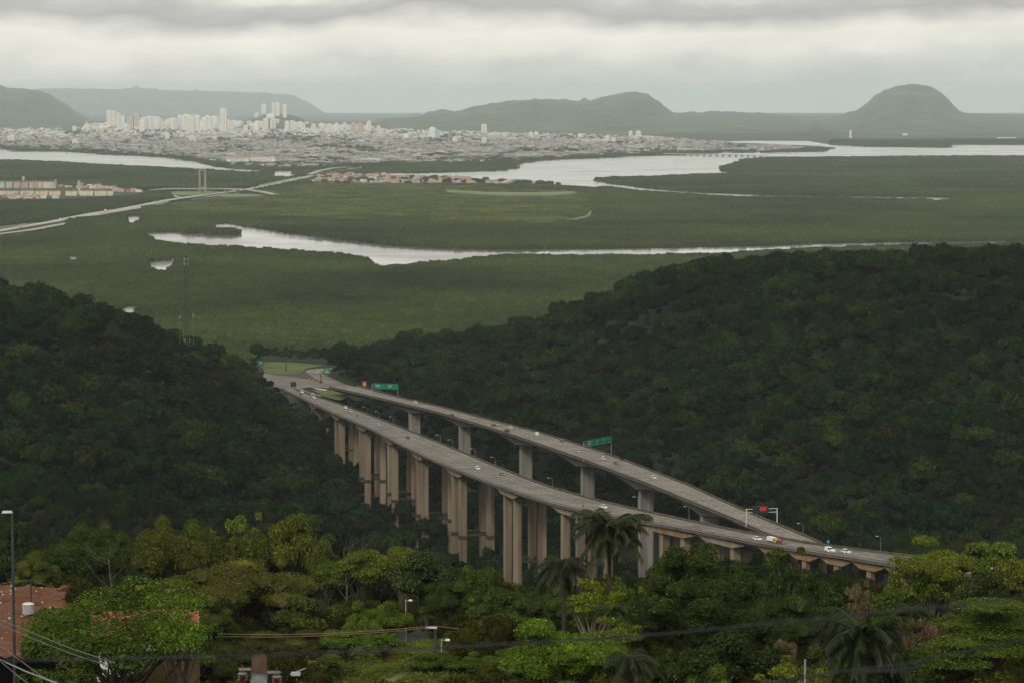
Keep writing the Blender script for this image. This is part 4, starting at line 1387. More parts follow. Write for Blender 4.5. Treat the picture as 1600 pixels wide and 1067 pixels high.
def building(name, lab, cat, px, base, w, top, depth, wall, roof_col, roof_h, grp=None, off=0.0, rz=0.0, flat_=False):
    g0 = G(px, base, off)
    W_ = w * px_m(g0.y)
    h = (base - top) * px_m(g0.y)
    root = tag(empty(name, tuple(g0), rz), lab, cat, grp)
    m = MB(); m.box((0, 0, (h - roof_h) / 2 - .6), (W_, depth, h - roof_h + 1.2))
    me = m.mesh('wall', M['tint']); set_tint(me, [wall] * 6); link('wall', me, root)
    m = MB()
    if flat_:
        m.box((0, 0, h - roof_h + .5), (W_ + .8, depth + .8, 1.0))
        k_ = 6
    else:
        a, b = W_ / 2 + .4, depth / 2 + .4
        z0 = h - roof_h + .02
        m.add([(-a, -b, z0), (a, -b, z0), (a, b, z0), (-a, b, z0), (0, -b, h), (0, b, h)] if W_ < depth * 1.3 else [(-a, -b, z0), (a, -b, z0), (a, b, z0), (-a, b, z0), (-a, 0, h), (a, 0, h)],
              [(0, 1, 4), (2, 3, 5), (1, 2, 5, 4), (3, 0, 4, 5)] if W_ < depth * 1.3 else [(0, 1, 5, 4), (2, 3, 4, 5), (1, 2, 5), (3, 0, 4)])
        k_ = 4
    me = m.mesh('roof', M['tint']); set_tint(me, [roof_col] * k_); link('roof', me, root)
    m = MB()
    nf = max(2, int((h - roof_h) / 3.2))
    for f in range(nf):
        m.box((0, -depth / 2 - .05, (f + .55) * (h - roof_h) / nf), (W_ * .8, .3, (h - roof_h) / nf * .35))
    me = m.mesh('window_band', M['tint']); set_tint(me, [tuple(c_ * .5 for c_ in wall)] * len(m.f)); link('window_band', me, root)
    return root
for px, w, col, nm in [(3.5, 8, (.52, .60, .44), 'pale green'), (15, 9, (.52, .58, .50), 'mint green'), (27, 9, (.60, .46, .42), 'pink'), (39, 10, (.56, .40, .41), 'deep pink'), (49.5, 6, (.68, .52, .42), 'salmon'),
                       (56.5, 5.5, (.56, .40, .36), 'brick pink'), (63.5, 7, (.68, .61, .42), 'ochre yellow'), (71.5, 7, (.72, .67, .50), 'pale yellow'), (78.5, 6, (.66, .63, .48), 'straw yellow'), (84, 5, (.50, .60, .47), 'grass green')]:
    building('apartment_block', '%s gabled block in the coloured back row of the left housing estate' % nm, 'building', px, 294.5, w, 282, 15, col, (.14, .08, .07), 4.0, 'coloured blocks of the left housing estate')
for k, (px, w, col, nm) in enumerate([(5, 13, (.76, .70, .52), 'first'), (21, 17, (.72, .62, .44), 'second'), (43, 20, (.76, .69, .48), 'third'), (66, 18, (.75, .68, .44), 'fourth'), (86, 16, (.78, .64, .46), 'fifth'),
                                      (112, 17, (.74, .68, .40), 'sixth'), (136, 20, (.78, .73, .52), 'seventh'), (159, 20, (.76, .74, .54), 'eighth'), (172, 9, (.77, .72, .50), 'ninth')]):
    building('apartment_block', 'cream block with brown roof, %s from left in the housing estate front row' % nm, 'building', px, 306 - (px < 60) * 1.0, w, 295.5, 22, col, (.15, .075, .055), 4.5, 'cream blocks of the left housing estate')
for px, top, base, lab in [(36.8, 276, 294, 'cream water tower rising behind the deep pink block'), (87, 281, 294, 'grey water tower at the end of the coloured row'), (124, 283, 305, 'brown water tower standing right in front of the cream row')]:
    g0 = G(px, base)
    h = (base - top) * px_m(g0.y)
    root = tag(empty('water_tower', tuple(g0)), lab, 'water tower')
    m = MB(); m.tube([(0, 0, -1), (0, 0, h * .72)], 2.3, 8)
    me = m.mesh('shaft', M['tint']); cc = (.58, .52, .40) if 'cream' in lab else (.44, .44, .42) if 'grey' in lab else (.38, .29, .20)
    set_tint(me, [cc] * len(m.f)); link('shaft', me, root)
    m = MB(); m.tube([(0, 0, h * .72 + .01), (0, 0, h)], 3.3, 10)
    me = m.mesh('tank', M['tint']); set_tint(me, [tuple(c_ * .9 for c_ in cc)] * len(m.f)); link('tank', me, root)
# the shopping-centre like hall with its row of gables, and pale halls in the city
building('exhibition_hall', 'long cream hall with brown roof by the far bank, in front of the city houses', 'building', 372, 257, 34, 244.5, 40, (.78, .74, .64), (.34, .24, .17), 7)
building('exhibition_hall', 'long white block row with stepped gables right of the cream hall', 'building', 411, 256.5, 38, 246, 40, (.80, .77, .69), (.48, .40, .33), 6)
building('warehouse', 'white flat warehouse by the mangrove right of the highway bridge', 'building', 577, 253.5, 30, 247.5, 60, (.74, .74, .70), (.60, .60, .57), 4)
for px, b, w in [(645, 251, 14), (690, 241, 18), (722, 239, 12), (830, 231, 12), (925, 222, 34), (1010, 216.5, 22), (88, 211, 20), (330, 217, 18), (40, 205, 16), (560, 223, 20)]:
    building('warehouse', 'low white warehouse roof among the far city houses', 'building', px, b, w, b - 4, 70, (.70, .69, .66), (.62, .61, .58), 2, 'white warehouses in the far city')
building('lighthouse_tower', 'slim white tower on the far shore below the dome-shaped mountain', 'tower', 1329, 216, 3, 203.5, 12, (.85, .85, .84), (.8, .8, .8), 3, flat_=True)
building('storage_tank', 'white block on the far shore right of the slim white tower', 'building', 1414, 213, 7, 208.5, 30, (.85, .85, .84), (.82, .82, .8), 3, flat_=True)
building('ship', 'white ship moored at the far shore near the right edge', 'ship', 1573, 219, 28, 214.5, 30, (.82, .82, .82), (.78, .78, .78), 3, flat_=True)
# houses of the two river settlements: things of their own
HM = []
for k in range(14):
    V_, F_, T_ = [], [], []
    r = np.random.default_rng(60 + k)
    rf = [(.30, .12, .08), (.36, .17, .12), (.22, .13, .11), (.40, .37, .34), (.55, .52, .48), (.28, .10, .08), (.33, .16, .13)][k % 7]
    wl = [(.60, .54, .44), (.45, .25, .18), (.70, .68, .62), (.55, .40, .30), (.62, .55, .30), (.50, .30, .28), (.42, .40, .38)][(k * 3) % 7]
    house_geo(0, 0, 0, r.uniform(9, 17), r.uniform(8, 12), r.uniform(3.5, 8), 0, r.uniform(.6, 2.4), wl, rf, V_, F_, T_)
    m_ = new_mesh('house', V_, F_, M['tint'])
    set_tint(m_, T_)
    HM.append((m_, ['terracotta', 'salmon-tiled', 'brown', 'grey', 'pale', 'red', 'rust-coloured'][k % 7]))
def village(poly, n, lab, grp):
    c_ = 0
    while c_ < n:
        a, b = RNG.uniform(min(p[0] for p in poly), max(p[0] for p in poly)), RNG.uniform(min(p[1] for p in poly), max(p[1] for p in poly))
        if not inside(poly, np.array([a]), np.array([b]))[0]:
            continue
        g0 = G(a, b)
        if any(inside(w_, np.array([g0.x]), np.array([g0.y]))[0] for w_ in WATER):
            continue
        m_, rn = HM[RNG.integers(0, 14)]
        o = link('house', m_, None, tuple(g0), (0, 0, RNG.choice([.3, 1.87]) + RNG.normal(0, .2)))
        s_ = RNG.uniform(.8, 1.25)
        o.scale = (s_, s_, s_)
        tag(o, lab % rn, 'house', grp)
        c_ += 1
village([(484, 284), (500, 278), (530, 274), (600, 273), (700, 277), (800, 282), (900, 288), (965, 290.5), (940, 291.5), (860, 289), (760, 287), (690, 287), (560, 286)], 215, 'small house with %s roof in the dense riverbank settlement', 'houses of the riverbank settlement')
village([(-20, 306), (60, 307), (100, 311), (60, 312.5), (-20, 312.5)], 34, 'small house with %s roof in front of the cream housing estate', 'small houses in front of the housing estate')
village([(90, 290), (130, 290), (200, 296), (232, 300), (190, 302), (140, 296), (92, 293.5)], 45, 'small house with %s roof behind the cream housing estate', 'small houses behind the housing estate')

# ------------------------------------------------------------------ bridges and masts on the plain
g0 = G(316.5, 302)
pw = px_m(g0.y)
root = tag(empty('bridge_pylon', tuple(g0)), 'tall pale concrete H-shaped bridge pylon standing beside the highway on the plain', 'bridge pylon')
for s_ in (-1, 1):
    m = MB(); m.box((s_ * 4.4 * pw, 0, 18 * pw), (3.0 * pw, 3.4 * pw, 37 * pw), taper=.86); m.build('leg', M['concrete_b'], root)
for zf in (35.6, 8.5):
    m = MB(); m.box((0, 0, zf * pw), (6.0 * pw, 2.4 * pw, 1.5 * pw)); m.build('crossbeam', M['concrete_b'], root)
def flyover(name, pts, h, w, lab, thick=1.6, pier_step=3):
    c_ = [G(x, y) + Vector((0, 0, hh)) for (x, y), hh in zip(pts, h)]
    root = tag(empty(name, tuple(c_[0] - Vector((0, 0, h[0])))), lab, 'bridge')
    inv = Matrix.Translation(-root.location)
    c_ = [inv @ v for v in c_]
    dense = []
    for a, b in zip(c_, c_[1:]):
        dense += [a.lerp(b, k / 5) for k in range(5)]
    dense.append(c_[-1])
    m = MB(); rings = []
    for i, p in enumerate(dense):
        t_ = dense[min(i + 1, len(dense) - 1)] - dense[max(i - 1, 0)]
        n_ = Vector((-t_.y, t_.x, 0)).normalized()
        rings.append([p + n_ * w / 2 + Vector((0, 0, .9)), p + n_ * (w / 2 - .4), p - n_ * (w / 2 - .4), p - n_ * w / 2 + Vector((0, 0, .9)), p - n_ * w / 2 + Vector((0, 0, -thick)), p + n_ * w / 2 + Vector((0, 0, -thick))])
    m.sweep(rings); m.build('deck', M['plain_road'], root)
    for i in range(2, len(dense) - 1, pier_step):
        p = dense[i]
        gzv = gz(p.y + root.location.y) - root.location.z
        if p.z - thick - gzv < 1.5: continue
        m = MB(); m.box((p.x, p.y, (p.z - thick + gzv) / 2 - .5), (w * .5, 2.0, p.z - thick - gzv + 1)); m.build('pier', M['concrete_b'], root)
    return root
flyover('overpass', [(236, 301), (262, 300), (290, 300.5), (322, 301), (352, 301), (385, 302), (412, 305), (436, 309)], [5, 8, 9, 9.5, 9.5, 9, 7.5, 5], 16, 'curved grey overpass crossing the plain highway beside the tall pylon')
flyover('highway_bridge', [(485, 275.5), (500, 272.5), (522, 268.2), (545, 265)], [6, 11, 11, 8], 18, 'arched pale highway bridge over the creek in the middle distance')
flyover('long_bridge', [(985, 242), (1050, 243), (1100, 244), (1150, 245), (1198, 246)], [7, 7, 7, 7, 6], 16, 'long low bridge across the far estuary', 2.5, 1)
# lattice telecom mast on the left hill
mp0 = P(291, 522, 1745)
mz0 = gh(mp0.x, mp0.y)
mh = P(291, 400, 1745).z - mz0
root = tag(empty('telecom_mast', (mp0.x, mp0.y, mz0)), 'dark lattice telecom mast rising above the left forested hill', 'mast')
for sx_, sy_ in ((-1, -1), (1, -1), (1, 1), (-1, 1)):
    m = MB(); m.tube([(sx_ * 1.25, sy_ * 1.25, -2), (sx_ * .55, sy_ * .55, mh)], .09, 5); m.build('leg', M['dark_steel'], root)
m = MB(); nb = 26
for k in range(nb):
    z0, z1 = mh * k / nb, mh * (k + 1) / nb
    r0, r1 = 1.25 - .7 * k / nb, 1.25 - .7 * (k + 1) / nb
    cs = [(-1, -1), (1, -1), (1, 1), (-1, 1)]
    for a, b in zip(cs, cs[1:] + cs[:1]):
        m.tube([(a[0] * r0, a[1] * r0, z0), (b[0] * r1, b[1] * r1, z1)], .07, 4)
        m.tube([(b[0] * r0, b[1] * r0, z0), (a[0] * r1, a[1] * r1, z1)], .07, 4)
tag(m.build('lattice_bracing', M['dark_steel'], root), kind='stuff')
for zf, r in ((.97, 1.3), (.93, 1.5), (.86, 1.4), (.74, 1.2), (.52, 1.5), (.28, 2.2), (.22, 1.9)):
    for a in (0.3, 2.4, 4.5):
        m = MB(); m.box((math.cos(a) * r, math.sin(a) * r, mh * zf), (.35, .35, 1.9), a); m.build('antenna', M['steel'] if zf < .5 or zf > .9 else M['dark_steel'], root)
for px_, top_, bot_, lab in [(281, 493, 520, 'short thin antenna mast left of the lattice mast foot'), (302, 490, 520, 'short thin antenna mast right of the lattice mast foot')]:
    q = P(px_, bot_, 1745)
    zg = gh(q.x, q.y); h = P(px_, top_, 1745).z - zg
    root = tag(empty('antenna_mast', (q.x, q.y, zg)), lab, 'mast')
    m = MB(); m.tube([(0, 0, -1), (0, 0, h)], .08, 6); m.build('pole', M['steel'], root)
    m = MB(); m.box((0, 0, h - 1), (.6, .4, 1.6)); m.build('antenna', M['steel'], root)

# ------------------------------------------------------------------ lamps, gantries and signs along the viaducts
def street_lamp(D, px, py_head, lab, h=8.5, grp='street lamps along the lower viaduct'):
    i = int(np.abs(np.array([proj(*D.pt(k, D.w[k] + .6, 0))[0] for k in range(len(D.s))]) - px).argmin())
    b = D.pt(i, D.w[i] + .25, .9)
    e = Vector(D.pt(i, 0, 0)) - Vector(D.pt(i, D.w[i], 0)); e.normalize()
    _, py0 = proj(*b)
    h = max(4.0, (py0 - py_head) * px_m(b[1]))
    root = tag(empty('street_lamp', b), lab, 'street lamp', grp)
    m = MB(); m.tube([(0, 0, -.4), (0, 0, h - .6), tuple(e * .6 + Vector((0, 0, h - .1))), tuple(e * 1.5 + Vector((0, 0, h)))], [.085, .06, .05, .05], 6); m.build('pole', M['steel'], root)
    m = MB(); m.box(tuple(e * 2.0 + Vector((0, 0, h + .02))), (.95, .32, .16), math.atan2(e.y, e.x)); m.build('lamp_head', M['white'], root)
for px_, py_, lab in [(575, 640, 'street lamp on the lower viaduct, farthest of the row'), (594, 648, 'street lamp on the lower viaduct, second from the far end'), (616, 658, 'street lamp on the lower viaduct, just left of the leftmost grey pier'),
                      (660, 677, 'street lamp on the lower viaduct at the foot of the leftmost grey pier'), (686, 687.5, 'street lamp on the lower viaduct midway between the two leftmost grey piers'),
                      (711, 698, 'street lamp on the lower viaduct just left of the second grey pier'), (742, 710, 'street lamp on the lower viaduct just right of the second grey pier'),
                      (773, 722, 'street lamp on the lower viaduct between the second and third grey piers'), (865, 748, 'street lamp on the lower viaduct between the third and fourth grey piers'),
                      (993, 775, 'street lamp on the lower viaduct just left of the fifth grey pier'), (1070, 790, 'street lamp on the lower viaduct between the fifth and sixth grey piers'),
                      (1366, 836, 'street lamp on the road at right, standing past the white hatchback')]:
    street_lamp(DA, px_, py_, lab)
street_lamp(DB, 1256, 820, 'street lamp at the near end of the upper viaduct, before the white van', grp='street lamps on the upper viaduct')
def gantry(D, pxl, pxr, ytop, ybot, lab, panel, i=None, pole='steel', name='sign_gantry', marks=True):
    """portal over the upper roadway: posts stand outside both edges"""
    nb_ = np.array([proj(*D.pt(k, -.6, 0))[0] for k in range(len(D.s))])
    fb_ = np.array([proj(*D.pt(k, D.w[k] + .6, 0))[0] for k in range(len(D.s))])
    iN, iF = int(np.abs(nb_ - pxl).argmin()), int(np.abs(fb_ - pxr).argmin())
    a, b = Vector(D.pt(iN, -.6, -.5)), Vector(D.pt(iF, D.w[iF] + .6, -.5))
    Ym = (a.y + b.y) / 2
    za, zb = P(pxl, ytop, a.y).z, P(pxr, ytop, b.y).z
    root = tag(empty(name, tuple(a)), lab, 'road sign')
    o = Vector(root.location)
    ht = max(za, zb)
    for p in (a, b):
        q = p - o
        m = MB(); m.tube([(q.x, q.y, q.z), (q.x, q.y, ht - o.z - .1)], .2, 8); m.build('post', M[pole], root)
    va_, vb_ = a - o, b - o
    va_.z = vb_.z = ht - o.z - .3
    m = MB(); m.tube([va_, vb_], .14, 6); m.tube([va_ - Vector((0, 0, 1.4)), vb_ - Vector((0, 0, 1.4))], .14, 6); m.build('beam', M[pole], root)
    return root, va_, vb_, ht - o.z
def panel_on(root, a, b, f0, f1, zt, zb, mname, name='sign_panel', thick=.14, fwd=.45, parent=None):
    p, q = a.lerp(b, f0), a.lerp(b, f1)
    d = (q - p); rz = math.atan2(d.y, d.x)
    n = Vector((d.y, -d.x, 0)).normalized()
    if n.y > 0: n = -n
    c_ = (p + q) / 2 + n * fwd
    m = MB(); m.box((c_.x, c_.y, (zt + zb) / 2), (d.length, thick, zt - zb), rz)
    o = m.build(name, M[mname], parent or root)
    return o, c_, rz, d.length, n
def lettering(sign, c_, rz, L, n, zt, zb, rows, arrows=()):
    """worn white lines of text too small to read, and down arrows, as raised vinyl on the sheet"""
    m = MB(); u = Vector((math.cos(rz), math.sin(rz), 0)); h = zt - zb
    for f, w_, zf in rows:
        k = 0.0
        while k < w_:
            ww = random.uniform(.25, .5)
            p = c_ + n * .09 + u * (L * (f - .5) + k)
            m.box((p.x, p.y, zb + h * zf), (ww, .03, h * .085), rz)
            k += ww + .16
    for f in arrows:
        p = c_ + n * .09 + u * L * (f - .5)
        m.box((p.x, p.y, zb + h * .2), (.16, .03, h * .22), rz)
        for s_ in (-1, 1):
            q = p + u * s_ * .22
            m.box((q.x, q.y, zb + h * .13), (.42, .031 + .002 * s_, .14), rz)
    tag(m.build('lettering', M['white'], sign), kind='stuff')
root, a, b, ht = gantry(DB, 910, 956, 689, 716, 'wide green overhead sign gantry standing across the middle of the upper viaduct', 'green')
so = panel_on(root, a, b, .08, 1.0, ht + .3, ht - 3.1, 'green_sign')
lettering(*so, ht + .3, ht - 3.1, [(.05, 2.6, .75), (.05, 3.0, .5), (.05, 2.2, .28), (.38, 2.0, .6), (.60, 2.2, .68), (.82, 1.6, .65)], (.40, .66, .88))
root, a, b, ht = gantry(DB, 582, 620, 600, 622, 'wide green overhead sign gantry at the far end of the upper viaduct', 'green')
so = panel_on(root, a, b, .08, 1.0, ht + .3, ht - 3.3, 'green_sign')
lettering(*so, ht + .3, ht - 3.3, [(.08, 2.6, .7), (.08, 3.0, .45), (.62, 2.4, .7), (.62, 2.0, .45)])
root, a, b, ht = gantry(DB, 1163, 1217, 794, 820, 'pale steel gantry with lit red message board near end of the upper viaduct', 'red', pole='pale_steel')
so = panel_on(root, a, b, .20, .70, ht + .9, ht - 2.1, 'black', 'board_housing', .7)
sd = panel_on(root, a, b, .42, .63, ht + .55, ht - 1.0, 'red_led', 'display', .05, .84, parent=so[0])
def post_sign(px, py_top, py_bot, w, base, Y, mname, lab, cat='road sign', hb=None):
    zt, zb_, zg = P(px, py_top, Y).z, P(px, py_bot, Y).z, (P(px, base, Y).z if hb is None else hb)
    x = ray(px, py_top)[0] * Y
    root = tag(empty('road_sign', (x, Y, zg)), lab, cat)
    m = MB(); m.tube([(0, .15, -.5), (0, .15, zt - zg)], .12, 6); m.build('post', M['steel'], root)
    m = MB(); m.box((0, 0, (zt + zb_) / 2 - zg), (w * px_m(Y), .14, zt - zb_)); sp = m.build('sign_panel', M[mname], root)
    m = MB()
    for k in range(2):
        m.box((0, -.09, (zb_ + (zt - zb_) * (.35 + .3 * k)) - zg), (w * px_m(Y) * (.7 - .2 * k), .03, (zt - zb_) * .1))
    m.build('lettering', M['white'] if mname != 'black' else M['dark_steel'], sp)
    return root
post_sign(407.5, 563, 570.5, 9, 583, 2080, 'green_sign', 'small green road sign beside the lawn at the hill edge')
post_sign(511, 576, 584, 10, 591, 2010, 'green_sign', 'green road sign on the right of the curving ramp')
post_sign(569.5, 595.5, 603, 6, 610, 1935, 'orange_sign', 'orange work sign on the verge of the upper road')
post_sign(458.5, 596.5, 604, 9, 609, 1925, 'black', 'dark message board above the lower carriageway, seen against the road')
post_sign(1294, 843, 848, 5, 855, 1120, 'blue_sign', 'small blue sign behind the road near the white van')
for px_, t_, b_, Y, lab in [(447, 560, 585, 2055, 'dark lighting mast with square base beside the lawn'), (501.5, 583, 597, 1960, 'dark post at the tip between the ramp and the road')]:
    q = P(px_, b_, Y)
    root = tag(empty('light_mast', tuple(q)), lab, 'mast')
    h = (b_ - t_) * px_m(Y)
    m = MB(); m.tube([(0, 0, -.6), (0, 0, h)], [.42, .3], 7); m.build('pole', M['dark_steel'], root)
    m = MB(); m.box((0, 0, .3), (1.6, 1.6, 1.6)); m.build('base', M['dark_steel'], root)
for k, (px_, py_) in enumerate([(484, 592.6), (490, 594), (497, 596), (503, 598)]):
    q = F(px_, py_, 59.9)
    m = MB(); m.box((0, 0, .5), (1.8, .9, 1.1), .4, taper=.8)
    tag(m.build('crash_barrier', M['orange_sign']), 'yellow orange crash barrel at the road fork, %s from the left' % ['first', 'second', 'third', 'fourth'][k], 'barrier', 'crash barrels at the road fork').location = q

# ------------------------------------------------------------------ vehicles
def paint(name, c_):
    return mat('car_paint_' + name, c_, .3, .05, 2.0, spec=.5)
PAINT = {'white': paint('white', (.72, .72, .70)), 'silver': paint('silver', (.42, .43, .44)), 'grey': paint('grey', (.15, .155, .16)), 'black': paint('black', (.025, .026, .03)),
         'red': paint('red', (.27, .022, .018)), 'blue': paint('blue', (.03, .05, .12)), 'yellow': paint('yellow', (.55, .33, .06))}
def car_meshes(kind):
    """side profile of body and cabin swept across the width: (body, glass, wheel spots, lamps)"""
    if kind == 'van':
        L, Wd = 4.4, 1.75
        body = [(-2.2, .28), (2.15, .28), (2.2, .75), (1.95, .95), (1.15, 1.08), (.55, 1.55), (.3, 1.80), (-2.05, 1.86), (-2.2, 1.6)]
        glass = [(1.12, 1.10), (.56, 1.56), (.34, 1.74), (-.35, 1.74), (-.35, 1.12)]
    elif kind == 'truck':
        L, Wd = 6.5, 2.2
        body = [(1.7, .5), (3.2, .5), (3.25, 1.3), (3.05, 2.1), (2.9, 2.45), (1.75, 2.5), (1.7, 2.3)]
        glass = [(3.14, 1.45), (3.0, 2.1), (2.1, 2.15), (2.1, 1.45)]
    elif kind == 'sedan':
        L, Wd = 4.4, 1.74
        body = [(-2.2, .28), (2.15, .28), (2.2, .66), (1.9, .82), (1.0, .92), (-1.3, .95), (-2.1, .92), (-2.2, .7)]
        glass = [(1.0, .90), (.3, 1.38), (-.75, 1.42), (-1.5, .93)]
    else:
        L, Wd = 4.0, 1.72
        body = [(-1.95, .28), (1.98, .28), (2.02, .68), (1.75, .86), (.95, .96), (-1.7, 1.02), (-1.98, .9)]
        glass = [(.95, .94), (.25, 1.46), (-1.45, 1.50), (-1.85, .98)]
    def ext(pts, w0, w1, zmid):
        rings = []
        for s_ in (-1, 1):
            rings.append([(x, s_ * (w0 if z <= zmid else w1), z) for x, z in pts])
        return rings
    bm_ = MB(); bm_.sweep(ext(body, Wd / 2, Wd / 2 * (.86 if kind == 'van' else .96), 1.1 if kind == 'van' else .75))
    gm = MB(); gm.sweep(ext(glass, Wd / 2 * 1.005 if kind in ('van', 'truck') else Wd / 2 * .95, Wd / 2 * (.885 if kind == 'van' else .80 if kind != 'truck' else 1.005), min(z for _, z in glass) + .05))
    rf = MB()
    if kind in ('sedan', 'hatch'):
        xs = [p[0] for p in glass if p[1] > 1.3]
        z = max(p[1] for p in glass)
        rf.box(((xs[0] + xs[1]) / 2, 0, z + .005), (xs[0] - xs[1] + .12, Wd * .80, .07))
        for s_ in (-1, 1):
            for xx in ((xs[0] + .05), (xs[0] + xs[1]) / 2, xs[1] - .1):
                rf.tube([(xx + (.25 if xx == xs[0] + .05 else -.1 if xx == xs[1] - .1 else 0), s_ * Wd / 2 * .95, .95), (xx, s_ * Wd / 2 * .81, z)], .05, 4)
    return bm_, gm, rf, L, Wd
CARM = {}
def make_vehicle(kind, colour, loc, rz, lab, scale=1.0):
    root = tag(empty('truck' if kind == 'truck' else 'van' if kind == 'van' else 'car', loc, rz), lab, 'truck' if kind == 'truck' else 'van' if kind == 'van' else 'car')
    if kind not in CARM:
        b_, g_2, r_2, L, Wd = car_meshes(kind)
        wm = MB(); wm.tube([(0, -.11, 0), (0, .11, 0)], .34 if kind != 'truck' else .48, 10)
        lm_ = MB(); lm_.box((0, 0, 0), (.08, .34, .16))
        CARM[kind] = (b_, g_2.mesh('glass', M['glass']), r_2, L, Wd, wm.mesh('wheel', M['tyre']), lm_.mesh('headlight', M['lamp_glass']), lm_.mesh('taillight', M['tail_lens']), {})
    b_, gme, r_2, L, Wd, wme, hme, tme, cache = CARM[kind]
    if colour not in cache:
        cache[colour] = (b_.mesh('body', PAINT[colour]), r_2.mesh('roof', PAINT[colour]) if r_2.f else None)
    bme, rme = cache[colour]
    link('body', bme, root)
    link('glass', gme, root)
    if rme: link('roof', rme, root)
    wr = .34 if kind != 'truck' else .48
    for sx_ in (-1, 1):
        for sy_ in (-1, 1):
            link('wheel', wme, root, (sx_ * L * .31, sy_ * (Wd / 2 - .06), wr))
    fx = L / 2 if kind != 'truck' else 3.22
    for sy_ in (-1, 1):
        link('headlight', hme, root, (fx - .02, sy_ * Wd * .36, .68 if kind != 'truck' else .9))
        link('taillight', tme, root, (-L / 2 + .02, sy_ * Wd * .40, .72))
    if kind == 'truck':
        m = MB(); m.box((-.85, 0, .8), (4.9, 2.0, .25)); m.build('chassis', M['black'], root)
        m = MB(); m.box((-.85, 0, 1.85), (4.7, 2.25, 1.8)); m.build('cargo_box', PAINT['white'], root)
    root.scale = (scale,) * 3
    return root
VA = [(472, 613.5, 'hatch', 'white', 'white car half hidden at the hill edge where the lower road leaves the trees'), (470, 617, 'sedan', 'black', 'black car emerging by the trees at the far end of the lower viaduct'),
      (489, 618, 'hatch', 'white', 'rear white hatchback of a close pair at the far end of the lower viaduct'), (490.5, 622, 'sedan', 'white', 'front white sedan of a close pair at the far end of the lower viaduct'),
      (540, 638, 'hatch', 'white', 'white car leading right lane above a grey car, left part of the lower viaduct'), (548, 643.5, 'hatch', 'silver', 'silver grey car just below a white car on the left part of the lower viaduct'),
      (591, 665, 'hatch', 'silver', 'silver car alone on the lower viaduct, above the orange capped pier'), (637.5, 685.5, 'hatch', 'black', 'dark car alone on the lower viaduct left of the second grey pier'),
      (746, 733, 'hatch', 'white', 'white car alone in the middle of the lower viaduct'), (785, 742.5, 'hatch', 'grey', 'grey car on the lower viaduct near the third grey pier'),
      (943, 793.5, 'sedan', 'white', 'white sedan on the lower viaduct above the palm crown'), (1183, 843.5, 'sedan', 'white', 'white sedan under the near end of the upper viaduct'),
      (1297, 862, 'van', 'white', 'white delivery van on the road at right'), (1322, 864, 'hatch', 'white', 'white hatchback ahead of the white van on the road at right'),
      (1220, 849.5, 'hatch', 'red', 'red car half hidden behind tree top next to a truck')]
for px_, py_, kind, colr, lab in VA:
    p = DA.on(px_, py_, .01)
    i, hd = DA.head(p)
    make_vehicle(kind, colr, tuple(p), hd, lab)
p = DA.on(1207, 847.5, .01); i, hd = DA.head(p)
make_vehicle('truck', 'yellow', tuple(p), hd, 'small yellow and white truck under the near end of the upper viaduct', .8)
VB = [(649, 629.5, 'hatch', 'white', 'white car alone at the far end of the upper viaduct'), (706, 649.5, 'sedan', 'red', 'dark red car alone between the first two grey piers of the upper viaduct'),
      (771.5, 665.5, 'sedan', 'red', 'red car beside a pale car on the upper viaduct'), (776, 663.5, 'sedan', 'silver', 'pale silver car behind the red car on the upper viaduct'),
      (792, 674, 'sedan', 'black', 'black car in the near lane beside a white car on the upper viaduct'), (797.5, 669, 'hatch', 'white', 'white car in the far lane beside a black car on the upper viaduct'),
      (822, 680, 'hatch', 'silver', 'silver car following the white van on the upper viaduct'), (838, 680, 'van', 'white', 'small white van left of the stop line on the upper viaduct'),
      (878, 690.5, 'hatch', 'grey', 'grey car on the upper viaduct left of the green gantry'), (903, 706, 'sedan', 'silver', 'silver sedan just left of the green gantry post on the upper viaduct'),
      (940.5, 712.5, 'hatch', 'silver', 'silver car in the far one of a pair under the green gantry'), (941.5, 717.5, 'hatch', 'white', 'white car in the near one of a pair under the green gantry'),
      (962, 724.5, 'sedan', 'grey', 'dark grey sedan right of the green gantry'), (1021, 747, 'sedan', 'white', 'white sedan alone above the fifth grey pier of the upper viaduct')]
for px_, py_, kind, colr, lab in VB:
    p = DB.on(px_, py_, .01)
    i, hd = DB.head(p)
    make_vehicle(kind, colr, tuple(p), hd + math.pi, lab)
make_vehicle('hatch', 'white', F(497.5, 583, 59.95), 2.2, 'white car on the curving ramp beside the green road sign')
for px_, py_, c_ in [(533 / 1, 0, 0)][:0]:
    pass
RC = [(135, 332.5, 'white'), (165, 330, 'white'), (455, 282.5, 'white'), (461, 281, 'silver'), (430, 290, 'silver'), (395, 295, 'white'), (355, 301, 'red'), (242, 317, 'silver'), (68, 359.5, 'white'), (95, 344, 'white'), (32, 356, 'silver'), (516, 269, 'white')]
for k, (px_, py_, c_) in enumerate(RC):
    p = G(px_, py_, 1.7)
    make_vehicle('van', c_, tuple(p), 1.4, '%s vehicle like a dot on the pale highway across the plain' % c_, 1.9).__setitem__('group', 'vehicles on the highway across the plain')
